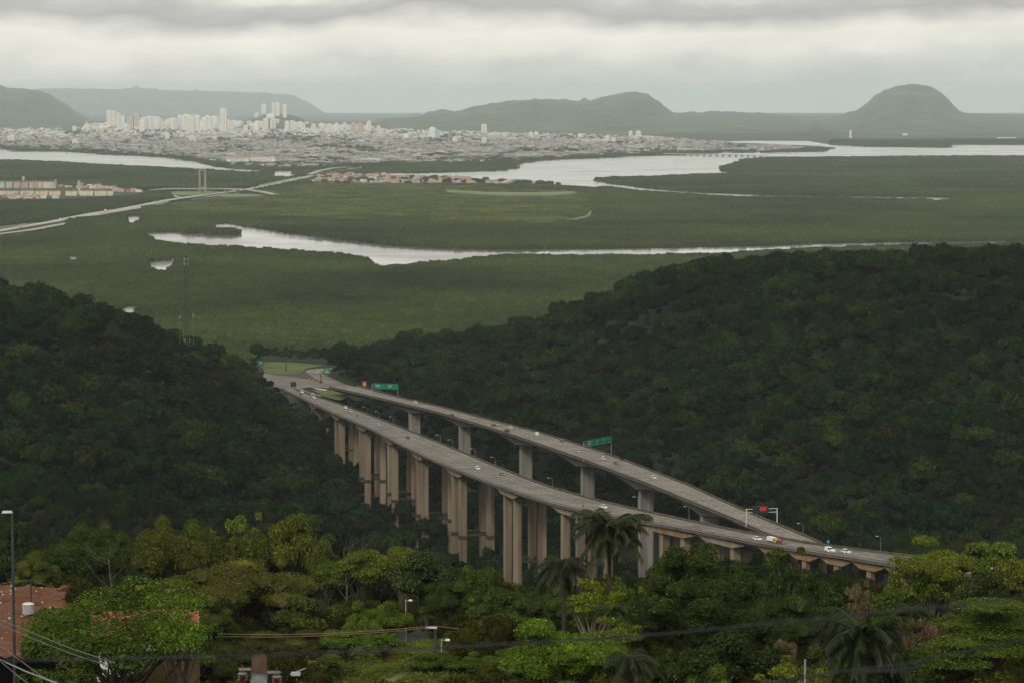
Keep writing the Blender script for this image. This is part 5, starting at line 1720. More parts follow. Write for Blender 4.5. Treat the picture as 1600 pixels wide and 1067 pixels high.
# motorbike with rider and a person on the lower viaduct
def person(loc, rz, lab, shirt, sitting=False):
    bm = bmesh.new()
    J = [(0, 0, .95), (0, 0, 1.2), (0, 0, 1.42), (0, 0, 1.56), (0, .01, 1.70), (.11, 0, .88), (.13, .04, .48), (.13, 0, .06), (-.11, 0, .88), (-.13, .02, .48), (-.13, -.03, .06),
         (.2, 0, 1.40), (.25, .03, 1.12), (.24, .14, .90), (-.2, 0, 1.40), (-.25, .02, 1.12), (-.24, .1, .9), (.13, .12, .03), (-.13, .10, .03)]
    E = [(0, 1), (1, 2), (2, 3), (3, 4), (0, 5), (5, 6), (6, 7), (7, 17), (0, 8), (8, 9), (9, 10), (10, 18), (2, 11), (11, 12), (12, 13), (2, 14), (14, 15), (15, 16)]
    m = bpy.data.meshes.new('person')
    m.from_pydata(J, E, [])
    o = link('person', m, None, loc, (0, 0, rz))
    o.modifiers.new('skin', 'SKIN')
    R = [.13, .15, .14, .06, .11, .1, .075, .05, .1, .075, .05, .07, .05, .04, .07, .05, .04, .04, .04]
    for v, r in zip(m.skin_vertices[0].data, R):
        v.radius = (r, r)
    m.skin_vertices[0].data[0].use_root = True
    o.modifiers.new('sub', 'SUBSURF').levels = 1
    m.materials.append(M['black'] if shirt == 'dark' else M['steel'])
    return tag(o, lab, 'person')
p = DA.on(911, 793.5, .0); i, hd = DA.head(p)
person(tuple(p), hd + 1.2, 'person in dark clothes standing on the lower viaduct left of the white sedan', 'dark')
p = DA.on(558, 651, .01); i, hd = DA.head(p)
root = tag(empty('motorcycle', tuple(p), hd), 'dark motorcycle riding alone on the lower viaduct behind the silver car', 'motorcycle')
for x in (-.65, .65):
    m = MB(); m.tube([(x, -.07, .32), (x, .07, .32)], .32, 10); m.build('wheel', M['tyre'], root)
m = MB(); m.box((0, 0, .62), (1.1, .3, .35)); m.tube([(.5, 0, .7), (.62, 0, .35)], .05, 5); m.tube([(.45, -.3, 1.0), (.45, .3, 1.0)], .03, 5); m.build('body', M['dark_steel'], root)
m = MB(); m.box((-.2, 0, .85), (.75, .28, .12)); m.build('seat', M['black'], root)
person((p.x, p.y, p.z + .15), hd - math.pi / 2, 'rider in dark clothes on the lone motorcycle', 'dark')
# ------------------------------------------------------------------ foreground: soil terrace, house, trees, palms, shrubs, poles and cables
vs, fs = [], []
nu, nv = 64, 44
for j in range(nv):
    v = j / (nv - 1)
    for i in range(nu):
        u = i / (nu - 1)
        px_ = -110 + 225 * u
        Y = 338 - 74 * v
        py_ = 906 + 124 * v + 8 * u * (1 - v)
        q = P(px_, py_, Y)
        q.z += mnoise.fractal(Vector((q.x * .25, q.y * .25, 1)), 1.0, 2.0, 4) * .95 + mnoise.noise(Vector((q.x * 1.3, q.y * 1.3, 4))) * .22 - (3.5 if j == 0 else 0) - (4 if i == nu - 1 else 0)
        vs.append(q)
for j in range(nv - 1):
    for i in range(nu - 1):
        fs.append((j * nu + i, j * nu + i + 1, (j + 1) * nu + i + 1, (j + 1) * nu + i))
tag(link('soil_terrace', new_mesh('soil_terrace', vs, fs, M['red_soil'], True)), kind='structure')
def soil_z(px_, py_):
    v = (py_ - 906) / 124
    return 338 - 74 * v
rm = MB()
M['tank_grey'] = mat('dull_white_tank', (.36, .37, .36), .7, .2, 2)
for _ in range(34):
    px_, py_ = RNG.uniform(-5, 95), RNG.uniform(912, 1000)
    q = P(px_, py_, soil_z(px_, py_))
    s_ = RNG.uniform(.06, .2)
    rm.box((q.x, q.y, q.z + .05), (s_ * 1.6, s_, s_), RNG.uniform(0, 3), taper=.6)
tag(rm.build('rubble', M['tank_grey']), kind='stuff')
q = P(44, 955, 306)
root = tag(empty('water_tank', tuple(q)), 'white cylindrical water tank standing on the red earth', 'water tank')
m = MB(); m.tube([(0, 0, -.2), (0, 0, .8)], .6, 14); m.build('tank', M['tank_grey'], root)
m = MB(); m.tube([(0, 0, .801), (0, 0, .92)], [.66, .5], 14); m.build('lid', M['pale_steel'], root)
# house behind the bright tree
q = P(228, 1040, 258)
root = tag(empty('house', (q.x, 258, q.z - 1.0), .12), 'white walled house with red tiled roof half hidden behind the wide bright tree', 'house')
hw_, hd_, hh_ = 8.6, 6.0, 4.3
m = MB(); m.box((0, 0, hh_ / 2 - 1), (hw_, hd_, hh_ + 2)); m.build('wall', M['white'], root)
rf = MB(); rf.add([(-hw_ / 2 - .5, -hd_ / 2 - .5, hh_ + .01), (hw_ / 2 + .5, -hd_ / 2 - .5, hh_ + .01), (hw_ / 2 + .5, hd_ / 2 + .5, hh_ + .01), (-hw_ / 2 - .5, hd_ / 2 + .5, hh_ + .01), (-hw_ / 2 - .5, 0, hh_ + 1.7), (hw_ / 2 + .5, 0, hh_ + 1.7)],
                  [(0, 1, 5, 4), (2, 3, 4, 5), (1, 2, 5), (3, 0, 4)])
roofo = rf.build('roof', M['brick_red'], root)
tm = MB()
tm.tube([(-.05, 0, 0), (.05, 3.7 * .87, 0)], .1, 4)
trow = new_mesh('tile', [(-.17, 0, 0), (.17, 0, 0), (.17, 3.55, 1.70), (-.17, 3.55, 1.70), (0, 0, .12), (0, 3.55, 1.82)], [(0, 4, 5, 3), (4, 1, 2, 5), (0, 1, 4)], M['brick_red'])
for k in range(24):
    link('tile', trow, roofo, (-hw_ / 2 - .3 + k * .39, -hd_ / 2 - .52, hh_ + .03))
for xw in (-2.4, 1.6):
    m = MB(); m.box((xw, -hd_ / 2 - .02, 2.3), (1.3, .08, 1.2)); w_ = m.build('window', M['pale_steel'], root)
    m = MB(); m.box((xw, -hd_ / 2 - .07, 2.3), (1.1, .04, 1.0)); m.build('pane', M['glass'], w_)
# an unplastered wall below the tree
q = P(250, 1060, 236)
m = MB(); m.box((0, 0, .6), (6.5, .3, 3.4)); tag(m.build('garden_wall', M['orange']), 'bare orange masonry wall glimpsed under the wide bright tree', 'wall').location = (q.x, 236, q.z)

CR = {}
def kind_mesh(key):
    if key not in CR:
        base, k = key.rstrip('+').rsplit('_', 1)
        s_ = 900 + sum(ord(c_) for c_ in key)
        spec = dict(round=dict(n_lobes=34, lobe_r=1.2, flat_=.85, zlo=1.2, spread=(.4, 1.16), leaf=.31, n=12000, jit=.7),
                    umbrella=dict(n_lobes=26, lobe_r=1.45, flat_=.5, zlo=3.4, leaf=.29, n=9000, spread=(.3, 1.12), jit=.7, core=.55, low=-.2),
                    feather=dict(n_lobes=40, lobe_r=1.2, flat_=.8, zlo=1.5, spread=(.4, 1.12), leaf=.23, n=15000, jit=.9, aspect=.45, core=.8),
                    airy=dict(n_lobes=28, lobe_r=.85, flat_=.7, zlo=1.8, leaf=.28, n=5200, jit=.8, core=0, spread=(.3, 1.05)),
                    layer=dict(n_lobes=26, lobe_r=1.9, flat_=.27, zlo=2.2, leaf=.27, n=13000, jit=.6, core=.7, low=-.1),
                    cluster=dict(n_lobes=36, lobe_r=1.15, flat_=.6, zlo=1.4, leaf=.24, n=5600, jit=.8, spread=(.3, 1.15), core=.22),
                    cone=dict(n_lobes=36, lobe_r=1.1, spread=(.4, 1.12), flat_=.9, zlo=.8, leaf=.29, n=12500, jit=.7))[base]
        if key.endswith('+'):
            spec['leaf'] *= .6; spec['n'] = int(spec['n'] * 2.1)
        cm, lobes = crown_mesh('crown', s_, material=M['leaf_near'], **spec)
        tk = MB()
        rng = random.Random(s_)
        zf = min(l[2] for l in lobes) * .55
        tk.tube([(0, 0, -1.5), (.06, .03, zf * .5), (-.05, .05, zf), (.1, 0, zf + 1.6)], [.34, .26, .2, .12], 7)
        for l in lobes[::2]:
            st = Vector((0, 0, zf * rng.uniform(.75, 1.15)))
            en = Vector(l[:3]) * .92
            md = st.lerp(en, .5) + Vector((rng.uniform(-.3, .3), rng.uniform(-.3, .3), -.1 * (en - st).length))
            tk.tube([st, md, en], [.13, .085, .035], 5)
        CR[key] = (cm, tk.mesh('trunk', M['pale_bark'] if base == 'airy' else M['bark'], True))
    return CR[key]
NOFILL = []
def ftree(key, px_, top, w, Y, colr, lab, cat='tree', name='tree', sink=0.0, minh=None):
    q = P(px_, top, Y)
    zg = gh(q.x, Y) - .3 - sink
    H = q.z - zg
    Wd = w * px_m(Y)
    if minh and H < minh: H = minh; zg = q.z - H
    if H < 1.2: print('LOW', lab, H)
    root = tag(empty(name, (q.x, Y, zg), RNG.uniform(0, 6.28)), lab, cat)
    root.scale = (Wd / 10 * 1.04, Wd / 10 * 1.04, H / 10)
    cm, tk = kind_mesh(key + '+' if Wd > 10.5 else key)
    c_ = link('crown', cm, root); c_.color = (colr[0] * 1.85, colr[1] * 1.9, colr[2] * 1.05, 1)
    link('trunk', tk, root)
    return root
DG, OL, BR, YG, GG, BO, MG, LG = (.030, .044, .012), (.052, .061, .014), (.062, .100, .014), (.078, .092, .017), (.034, .042, .024), (.062, .058, .020), (.045, .066, .014), (.075, .100, .026)
BG, PK, DD = (.09, .07, .06), (.08, .058, .06), (.019, .027, .009)
for a in [
    ('round_a', 22, 815, 95, 400, DD, 'dark leafy tree cut by the left edge behind the tall lamp pole'),
    ('round_b', 118, 820, 135, 410, DG, 'broad dark tree between the tall lamp pole and the bare pale trunk'),
    ('feather_a', 60, 862, 90, 372, OL, 'low olive shrub tree above the red earth', ),
    ('feather_b', 178, 812, 100, 425, DG, 'dull green tree standing behind the bare pale trunk'),
    ('round_c', 262, 793, 135, 390, (.052, .056, .013), 'tall olive tree with a round crown and dark stem, left of the yellow-green trees'),
    ('airy_a', 330, 812, 90, 405, OL, 'thin olive tree between the tall round olive tree and the yellow-green one'),
    ('airy_b', 382, 790, 95, 400, YG, 'yellow-green tree with feathery tip, highest in the left middle'),
    ('round_d', 380, 822, 90, 396, OL, 'olive tree under the feathery yellow-green one'),
    ('round_a', 462, 800, 105, 400, (.070, .078, .016), 'rounded yellow-olive tree right of the feathery one'),
    ('round_b', 512, 838, 80, 392, OL, 'smaller olive tree leaning on the rounded yellow-olive tree'),
    ('umbrella_a', 626, 838, 92, 372, YG, 'flat topped yellow-green tree in front of the pier row'),
    ('umbrella_b', 560, 857, 100, 352, (.072, .088, .018), 'flat topped green tree left of the dark dense tree'),
    ('umbrella_c', 508, 880, 90, 345, MG, 'small flat topped tree between the brownish tree and the flat topped green one'),
    ('feather_b', 378, 868, 270, 322, (.060, .058, .017), 'very wide feathery brown-olive tree in the left middle'),
    ('round_c', 666, 860, 135, 330, GG, 'dense dark grey-green tree with glossy clumps before the pier row'),
    ('round_d', 742, 872, 95, 325, (.040, .056, .014), 'round dark tree beside the dense grey-green tree'),
    ('feather_a', 700, 905, 100, 318, DG, 'dark tree below the dense grey-green tree'),
    ('cluster_a', 190, 908, 350, 232, (.048, .074, .012), 'wide bright spreading tree hiding the white house at bottom left'),
    ('cluster_b', 180, 945, 310, 228, (.040, .062, .012), 'lower tier tree mass under the wide bright tree at bottom left'),
    ('cluster_a', 285, 920, 150, 226, BR, 'bright yellow-green leafy limb crown at the right of the wide tree'),
    ('round_b', 92, 945, 130, 238, MG, 'rounded green tree beside the red earth, left of the wide bright tree'),
    ('cone_a', 880, 962, 235, 205, BR, 'large bright green leafy tree at the bottom centre'),
    ('airy_a', 925, 893, 120, 258, (.085, .106, .017), 'yellow-green big leaved tree at the foot of the tall palm'),
    ('airy_b', 975, 895, 90, 262, (.072, .094, .017), 'yellow-green leafy tree right of the tall palm trunk'),
    ('airy_a', 960, 955, 110, 240, (.078, .094, .018), 'loose yellow-green tree below the tall palm'),
    ('round_a', 1100, 832, 205, 262, (.026, .038, .010), 'big dense dark tree covering the lower viaduct in the middle right'),
    ('round_d', 1085, 905, 250, 250, (.022, .034, .009), 'wide dark lower tree in front of the big dense dark one'),
    ('airy_b', 1222, 840, 110, 280, DG, 'thin dark tree with gaps covering the truck on the lower viaduct'),
    ('round_c', 1180, 900, 130, 268, DD, 'dark tree right below the big dense dark one'),
    ('round_b', 1280, 893, 120, 285, (.026, .037, .012), 'dark rounded tree below the orange piers at right'),
    ('feather_a', 1220, 930, 160, 260, (.026, .034, .012), 'wide dull dark tree in the right middle'),
    ('umbrella_a', 1468, 840, 190, 300, (.075, .090, .016), 'umbrella shaped yellow-green tree at the end of the road'),
    ('airy_a', 1455, 872, 150, 298, (.06, .078, .016), 'lower boughs tree beneath the umbrella shaped one'),
    ('umbrella_b', 1548, 842, 120, 330, (.075, .098, .024), 'pale green fine leaved tree right of the umbrella shaped tree'),
    ('umbrella_c', 1590, 874, 100, 292, (.080, .082, .020), 'small yellowish flat topped tree at the right edge'),
    ('round_a', 1545, 892, 120, 288, (.030, .036, .016), 'dark shrub tree under the flat topped trees at the right edge'),
    ('airy_b', 1345, 898, 70, 275, BG, 'dry beige leafless looking shrub under the right end of the viaduct', 'shrub', 'shrub'),
    ('round_b', 1400, 915, 120, 276, MG, 'green tree left of the umbrella tree stem'),
    ('layer_b', 1555, 935, 270, 218, (.050, .066, .014), 'big layered green tree at the bottom right corner'),
    ('layer_a', 1480, 985, 160, 208, (.042, .058, .013), 'lower layered green tree left of the bottom right corner'),
    ('airy_a', 1440, 955, 80, 236, (.085, .056, .05), 'dry orange-beige tree left of the layered green tree'),
    ('airy_b', 1475, 948, 50, 238, (.09, .056, .05), 'small dry orange tree touching the layered green tree'),
    ('cone_a', 1345, 963, 60, 222, (.05, .11, .014), 'small bright green treetop above the bushy palm'),
    ('airy_a', 1222, 985, 80, 226, PK, 'dry pinkish brown shrub in the lower right', 'shrub', 'shrub'),
    ('round_c', 1150, 985, 190, 222, DD, 'dark shrub mass at the bottom right of the bright tree', 'shrub', 'shrub'),
    ('round_d', 1065, 1000, 130, 214, (.022, .034, .009), 'dark leafy shrub right of the bottom palm fronds', 'shrub', 'shrub'),
    ('airy_b', 1240, 1022, 150, 205, (.085, .095, .018), 'yellowish loose shrub at the bottom right', 'shrub', 'shrub'),
    ('cone_a', 1120, 1040, 120, 200, MG, 'green shrub at the bottom edge right of centre', 'shrub', 'shrub'),
    ('cone_a', 572, 935, 65, 290, (.075, .105, .018), 'young light green tree in the clearing, left one', ),
    ('round_b', 612, 935, 75, 296, (.062, .090, .016), 'young light green tree in the clearing, right one'),
    ('round_d', 540, 975, 95, 262, (.06, .086, .018), 'light green bush below the orange wires', 'bush', 'bush'),
    ('cone_a', 600, 978, 80, 258, (.055, .082, .018), 'light green bush left of the wooden pole', 'bush', 'bush'),
    ('round_c', 480, 930, 130, 300, (.044, .054, .016), 'dull green tree at the right foot of the wide feathery tree'),
    ('feather_a', 300, 930, 150, 300, (.040, .046, .014), 'shaded tree at the left foot of the wide feathery tree'),
    ('round_a', 780, 915, 100, 302, (.038, .056, .014), 'green tree at the foot of the front pier'),
    ('feather_b', 850, 912, 110, 296, (.036, .050, .016), 'dull tree between the front pier and the small palm'),
    ('layer_b', 800, 955, 150, 262, (.048, .070, .016), 'low spreading green tree left of the tall palm'),
    ('round_d', 735, 985, 110, 250, (.040, .058, .014), 'dark green bush right of the wooden pole', 'bush', 'bush'),
    ('round_b', 690, 1020, 120, 228, (.038, .056, .014), 'dark green bush at the bottom left of the bright tree', 'bush', 'bush'),
    ('cone_a', 770, 1015, 120, 224, (.044, .066, .014), 'green bush against the left side of the bright tree', 'bush', 'bush'),
    ('feather_a', 440, 985, 190, 262, (.036, .038, .013), 'dark brownish thicket tree behind the utility pole'),
    ('feather_b', 370, 1010, 160, 240, (.034, .040, .013), 'dark thicket at the right of the wide bright tree', 'bush', 'bush'),
    ('round_c', 500, 1030, 120, 232, (.042, .056, .016), 'green bush right of the utility pole top', 'bush', 'bush'),
    ('airy_b', 1030, 905, 80, 285, (.034, .046, .014), 'thin dark tree between the palm trunk and the big dense dark tree'),
    ('round_a', 1390, 1010, 120, 206, (.030, .042, .012), 'dark bush right of the bushy palm', 'bush', 'bush'),
    ('cone_a', 1290, 1005, 90, 210, (.050, .066, .016), 'olive bush left of the bushy palm', 'bush', 'bush'),
]:
    ftree(*a)
# bare trees
M['twig'] = mat('twig_bark', (.06, .052, .04), .9, .3, 2.5, col2=(.12, .105, .08))
def bare_tree(px_, top, base_py, Y, lab, seed, n=9, spread=.35):
    q = P(px_, top, Y); zg = min(gh(q.x, Y), P(px_, base_py, Y).z)
    H = q.z - zg
    rng = random.Random(seed)
    root = tag(empty('bare_tree', (q.x, Y, zg)), lab, 'tree')
    m = MB(); m.tube([(0, 0, -1), (.05 * H * .2, 0, H * .4), (-.02 * H, 0, H * .75), (.05 * H, 0, H)], [.15, .11, .07, .025], 6); m.build('trunk', M['twig'], root)
    for k in range(n):
        z0 = H * rng.uniform(.25, .8)
        a = rng.uniform(0, 6.28); L = H * rng.uniform(.2, .42)
        e = Vector((math.cos(a) * L * .8, math.sin(a) * L * .5, z0 + L * rng.uniform(.4, .9)))
        st = Vector((0, 0, z0))
        m = MB(); m.tube([st, st.lerp(e, .5) + Vector((0, 0, -.06 * L)), e], [.055, .035, .012], 5)
        for _ in range(2):
            m.tube([st.lerp(e, .6), e + Vector((rng.uniform(-.3, .3) * L, rng.uniform(-.3, .3) * L, rng.uniform(.0, .3) * L))], [.022, .008], 4)
        m.build('branch', M['twig'], root)
bare_tree(172, 835, 915, 352, 'bare pale trunk with forked branches before the dark trees at left', 1)
bare_tree(540, 822, 870, 385, 'bare pale twiggy tree right of the rounded yellow-olive tree', 2, 12)
bare_tree(448, 935, 975, 300, 'forked pale stem showing inside the wide feathery tree', 4, 5)
# palms
def frond_mesh(L, rise, droop, seed, wid=.30):
    rng = random.Random(seed)
    m = MB(); pts = []
    for k in range(13):
        s_ = k / 12
        pts.append(Vector((L * (s_ - .16 * s_ * s_), 0, L * (rise * s_ - droop * s_ * s_))))
    m.tube(pts, [.05 * (1 - .8 * k / 12) for k in range(13)], 4)
    for k in range(64):
        s_ = .10 + .9 * k / 63
        i = min(int(s_ * 12), 11); f = s_ * 12 - i
        p = pts[i].lerp(pts[i + 1], f); t_ = (pts[i + 1] - pts[i]).normalized()
        ll = L * wid * math.sin(min(1, s_ * 1.25 + .16) * math.pi * .86) ** .7 * rng.uniform(.85, 1.1)
        for sd_ in (-1, 1):
            o = Vector((t_.x * .5, sd_ * .75, t_.z * .5 - .42 + rng.uniform(-.25, .25))).normalized()
            e = p + o * ll * .62; e2 = p + o * ll + Vector((0, 0, -.22 * ll))
            w_ = t_ * .0095
            m.add([p - w_, p + w_, e + w_ * .9, e - w_ * .9, e2], [(0, 1, 2, 3), (3, 2, 4)])
    return m.mesh('frond', M['leaf_near'])
FRM = [frond_mesh(1.0, .55, .62, 1), frond_mesh(1.0, .25, .62, 2), frond_mesh(1.0, -.05, .55, 3), frond_mesh(1.0, .85, .55, 4), frond_mesh(1.0, -.35, .55, 5)]
def palm(px_, cy, Y, Lp, base_py, colr, lab, n=24, tr=.22, rows=(3, 0, 1, 2)):
    q = P(px_, cy, Y); zg = min(gh(q.x, Y), P(px_, base_py, Y).z)
    H = q.z - zg
    L = Lp * px_m(Y) * 1.12
    root = tag(empty('palm_tree', (q.x, Y, zg)), lab, 'palm tree')
    m = MB(); m.tube([(0, 0, -1), (.06, 0, H * .5), (0, 0, H - .4), (0, 0, H + .25)], [tr * 1.1, tr * .8, tr * 1.05, tr * .5], 9); m.build('trunk', M['bark'], root)
    m = MB()
    for k in range(10):
        a = k * .63
        m.tube([(math.cos(a) * tr * .6, math.sin(a) * tr * .6, H - .2), (math.cos(a) * tr * 1.6, math.sin(a) * tr * 1.6, H - .9), (math.cos(a) * tr * 1.5, math.sin(a) * tr * 1.5, H - 1.7)], [.06, .06, .02], 4)
    m.build('dead_sheath', M['bark'], root)
    for k in range(n):
        r = rows[k * len(rows) // n]
        o = link('frond', FRM[r], root, (0, 0, H), (RNG.normal(0, .08), RNG.normal(0, .1), k * 2.399 + RNG.normal(0, .15)))
        s_ = L * RNG.uniform(.85, 1.12)
        o.scale = (s_, s_, s_)
        cc = tuple(c_ * RNG.uniform(.8, 1.2) for c_ in colr)
        o.color = (*cc, 1)
palm(952, 826, 268, 62, 935, (.050, .056, .024), 'tall palm with arching fronds standing before the lower viaduct', 34, rows=(3, 3, 0, 0, 1, 2, 4))
palm(880, 880, 285, 48, 935, (.045, .050, .022), 'smaller palm with drooping fronds left of the tall palm', 22, rows=(0, 1, 2, 4))
palm(1350, 993, 206, 78, 1100, (.036, .048, .020), 'bushy palm with long hanging fronds at the bottom right', 40, .26, rows=(3, 0, 1, 2, 4))
palm(985, 1028, 190, 50, 1100, (.045, .055, .024), 'palm with few curved fronds at the bottom edge right of the bright tree', 14, .16, rows=(0, 1, 2))
palm(958, 955, 250, 30, 985, (.050, .075, .022), 'young palm with spiky fronds under the tall palm', 16, .12, rows=(3, 0, 1))
palm(1425, 952, 246, 40, 990, (.034, .044, .018), 'low dark palm beside the dry orange-beige tree', 18, .14, rows=(0, 1, 2))

# undergrowth
bush_m = [crown_mesh('bush', 700 + k, 9, 2.5, .8, 0.2, .62, 1150, M['leaf_bush'], aspect=.55, jit=.8, core=.75)[0] for k in range(5)]
CLEAR = [(520, 1002), (640, 990), (690, 1000), (690, 1040), (640, 1075), (480, 1075)]
ux, uy = np.meshgrid(np.arange(-110, 110, 2.7), np.arange(165, 450, 2.7))
ux = ux.ravel() + RNG.uniform(-1.3, 1.3, ux.size); uy = uy.ravel() + RNG.uniform(-1.3, 1.3, uy.size)
uz = ground(ux, uy)
upx, upy = proj(ux, uy, uz)
SOILZ = [(-140, 914), (30, 916), (60, 908), (100, 914), (95, 960), (75, 1000), (60, 1090), (-140, 1090)]
us = RNG.gamma(6, .040, len(ux)).clip(.12, .46)
tpx, tpy = proj(ux, uy, uz + us * 9)
ok = (upx > -60) & (upx < 1660) & ~inside(CLEAR, upx, upy) & ~inside(CLEAR, tpx, tpy + 6) & ~inside(SOILZ, upx, upy) & ~inside(SOILZ, tpx, tpy)
us = us * np.where(uy > 300, 1.55, 1.0)
us = us * np.where(inside([(440, 940), (700, 930), (720, 1100), (440, 1100)], upx, upy), .55, 1.0)
scatter('undergrowth', np.c_[ux, uy, uz - .3][ok], RNG.uniform(0, 6.28, ok.sum()), us[ok], RNG.integers(0, 5, ok.sum()), proto_collection('undergrowth_bush', bush_m), zs=(us * RNG.uniform(.7, 1.3, len(us)))[ok])
# grass of the clearing: a draped sheet with tufts
gx_, gy_ = np.meshgrid(np.arange(-24, 2, 2.0), np.arange(196, 300, 2.5))
gzz = ground(gx_, gy_) + .12
idx = np.arange(gx_.size).reshape(gx_.shape)
gf = np.stack([idx[:-1, :-1], idx[:-1, 1:], idx[1:, 1:], idx[1:, :-1]], -1).reshape(-1, 4)
tag(link('grass', new_mesh('grass', np.c_[gx_.ravel(), gy_.ravel(), gzz.ravel()], gf.tolist(), M['grass_ground'], True)), kind='stuff')
tc_ = RNG.uniform(-1, 1, (60, 3)); tc_[:, 2] = np.abs(tc_[:, 2]) * .35
tuft = quad_cloud('grass_tuft', tc_, np.tile([1.0, 0, .1], (60, 1)), .55, M['leaf_scrub'], .16, 1.0)
n_t = 1500
tx_, ty_ = RNG.uniform(-24, 2, n_t), RNG.uniform(196, 300, n_t)
scatter('grass_tufts', np.c_[tx_, ty_, ground(tx_, ty_) + .12], RNG.uniform(0, 6.28, n_t), RNG.uniform(.6, 1.3, n_t), np.zeros(n_t, int), proto_collection('grass_tuft', [tuft]))

# ------------------------------------------------------------------ poles, lamps, wires
def pole(name, px_, top, Y, r, lab, cat, mat_, base=None):
    q = P(px_, top, Y)
    zg = gh(q.x, Y) if base is None else P(px_, base, Y).z
    root = tag(empty(name, (q.x, Y, zg)), lab, cat)
    H = q.z - zg
    m = MB(); m.tube([(0, 0, -1), (0, 0, H)], [r * 1.25, r], 10); m.build('pole', M[mat_], root)
    return root, H
root, H = pole('street_lamp', 19, 803, 240, .115, 'tall dark lamp pole with a white flat head at the left edge', 'street lamp', 'dark_steel')
m = MB(); m.tube([(0, 0, H), (-.3, 0, H + .12)], .06, 6); m.build('arm', M['dark_steel'], root)
m = MB(); m.box((-.42, 0, H + .2), (.9, .4, .16), .1, taper=.8); m.build('lamp_head', M['pale_steel'], root)
root, H = pole('utility_pole', 680, 978, 240, .12, 'thin wooden pole with a pale crossarm in the clearing', 'utility pole', 'bark')
m = MB(); m.box((-.32, 0, H - .1), (.95, .14, .16), -.2); m.build('crossarm', M['pale_steel'], root)
for px_, top, Y, lab, s_ in [(634, 936, 300, 'street lamp on a grey pole below the dense grey-green tree', 1), (690, 998, 236, 'street lamp with a slanted arm right of the wooden pole', 1), (1258, 1030, 190, 'thin grey pole at the bottom right', 0)]:
    root, H = pole('street_lamp', px_, top, Y, .07, lab, 'street lamp', 'steel')
    if s_:
        m = MB(); m.tube([(0, 0, H * .96), (.35, -.2, H * .99)], .04, 5); m.build('arm', M['steel'], root)
        m = MB(); m.box((.5, -.25, H * .99 + .02), (.42, .26, .14), taper=.7); m.build('lamp_head', M['white'], root)
root, H = pole('utility_pole', 48, 905, 318, .1, 'slanted thin pole carrying wires over the red earth', 'utility pole', 'bark', base=945)
m = MB(); m.box((0, 0, H - .1), (1.6, .12, .14), .1); m.build('crossarm', M['bark'], root)
# near utility pole with crossarms, insulators and a fitting
Yp = 47.0
q = P(405, 1021, Yp); zb_ = gh(q.x, Yp)
root = tag(empty('utility_pole', (q.x, Yp, zb_)), 'rust brown rounded utility pole top with crossarms and insulators at the bottom edge', 'utility pole')
H = q.z - zb_
m = MB(); m.tube([(0, 0, -1), (0, 0, H - .07), (0, 0, H - .025), (0, 0, H)], [.17, .125, .10, .045], 16); m.build('pole', M['rust'], root, True)
m = MB(); m.tube([(0, 0, H - .41), (0, 0, H - .30)], .134, 16); m.build('band', M['dull'], root, True)
for s_, z_, L in ((-1, H - .25, .20), (1, H - .30, .22)):
    m = MB(); m.box((s_ * (.13 + L / 2), -.02, z_), (L, .05, .035)); arm = m.build('crossarm', M['dull'], root)
    xi = s_ * (.13 + L * .72)
    m = MB(); m.tube([(xi, -.02, z_ + .02), (xi, -.02, z_ + .075)], [.016, .012], 8); m.tube([(xi, -.02, z_ - .02), (xi, -.02, z_ - .18)], .028, 8); m.build('insulator_pin', M['rust'], arm)
    for k in range(3):
        m = MB(); m.tube([(xi, -.02, z_ - .05 - k * .05), (xi, -.02, z_ - .075 - k * .05), (xi, -.02, z_ - .095 - k * .05)], [.045, .085, .05], 12); m.build('insulator', M['porcelain'] if k else M['dull'], arm)
m = MB(); m.box((0, -.13, H - .47), (.27, .1, .14)); m.build('clamp', M['dull'], root)
m = MB(); m.box((.60, .0, H - .33), (.15, .08, .055)); m.tube([(.5, .0, H - .34), (.75, .05, H - .25)], .008, 5); m.build('fuse_holder', M['steel'], root)
m = MB()
arc = [(-.32 - .11 * math.cos(a), 0, H - .47 + .14 * math.sin(a)) for a in np.linspace(-.6, 2.4, 14)]
m.tube(arc, .008, 6); m.build('jumper_wire', M['cable'], root)
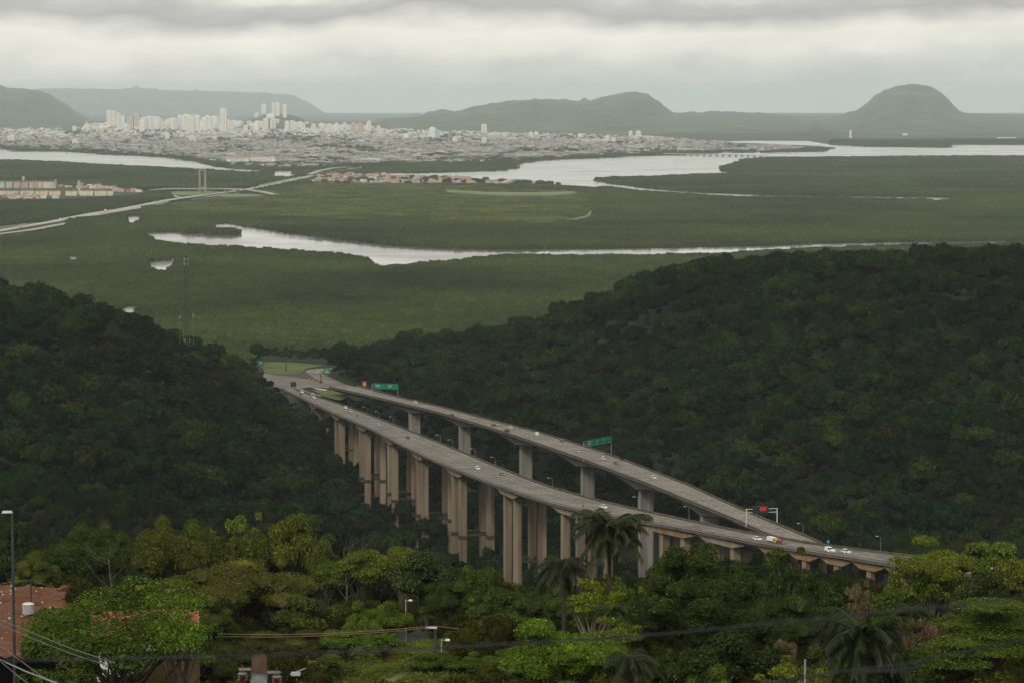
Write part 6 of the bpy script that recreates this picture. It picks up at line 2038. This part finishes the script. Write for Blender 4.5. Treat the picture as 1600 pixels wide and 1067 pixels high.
def cable(name, pts, Y, r, mat_, lab, n=6):
    if not hasattr(Y, '__len__'): Y = [Y] * len(pts)
    px_, py_ = np.array(pts, float).T
    tt = np.linspace(0, len(pts) - 1, 40)
    cx = np.interp(tt, range(len(pts)), px_); cy = np.interp(tt, range(len(pts)), py_); cyy = np.interp(tt, range(len(pts)), Y)
    ker = np.hanning(9); ker /= ker.sum()
    cy = np.convolve(np.pad(cy, 4, mode='reflect', reflect_type='odd'), ker, 'valid')
    p3 = [P(a, b, c_) for a, b, c_ in zip(cx, cy, cyy)]
    m = MB(); m.tube(p3, r, n)
    return tag(m.build(name, M[mat_], None, True), lab, 'cable')
cable('power_cable', [(-300, 1035), (0, 1032), (400, 1024), (700, 1011), (1000, 994), (1300, 964), (1600, 934), (1900, 900)], 12, .0046, 'cable', 'thick blurred black cable crossing the whole bottom of the view')
cable('power_cable', [(1080, 1085), (1200, 1066), (1300, 1050), (1420, 1036), (1480, 1022), (1600, 1001), (1900, 945)], 14, .0046, 'cable', 'grey black cable rising across the bottom right corner')
cable('power_cable', [(1340, 1049), (1400, 1047), (1440, 1041)], 14.05, .007, 'cable', 'short loop of cable hanging under the bottom right cable')
for pts, Y, r, mt, lab in [([(-60, 945), (0, 968), (60, 992), (115, 1014), (180, 1035)], 60, .010, 'wire', 'upper thin pale wire slanting down over the left trees'),
                           ([(-60, 950), (0, 975), (60, 1001), (110, 1020), (170, 1040)], 60, .010, 'wire', 'second thin pale wire slanting down over the left trees'),
                           ([(-60, 1003), (0, 1030), (40, 1048), (95, 1069), (140, 1085)], 45, .010, 'steel', 'bright thick wire in the bottom left corner'),
                           ([(-40, 985), (12, 1016), (50, 1045), (84, 1068), (110, 1085)], 45, .007, 'wire', 'thin dull wire crossing the bright one in the bottom left corner'),
                           ([(-30, 1005), (15, 1045), (45, 1068), (70, 1085)], 45, .007, 'wire', 'lowest thin wire in the bottom left corner'),
                           ([(-40, 917), (0, 912), (24, 908), (48, 906)], 318, .035, 'wire', 'pale wire running from the left edge to the slanted pole'),
                           ([(48, 906), (70, 913), (96, 922)], 318, .03, 'wire', 'pale wire running right from the slanted pole over the red earth'),
                           ([(340, 990), (430, 991), (520, 989), (600, 984), (680, 977.5)], 240, .035, 'copper_wire', 'orange-brown wire running left from the wooden pole'),
                           ([(340, 994), (430, 995), (520, 992), (600, 987), (680, 980)], 240, .03, 'copper_wire', 'second orange-brown wire just under the first one'),
                           ([(680, 977.5), (710, 981), (762, 989)], 240, .03, 'copper_wire', 'short orange-brown wire running right from the wooden pole')]:
    cable('power_cable', pts, Y, r, mt, lab, 5)
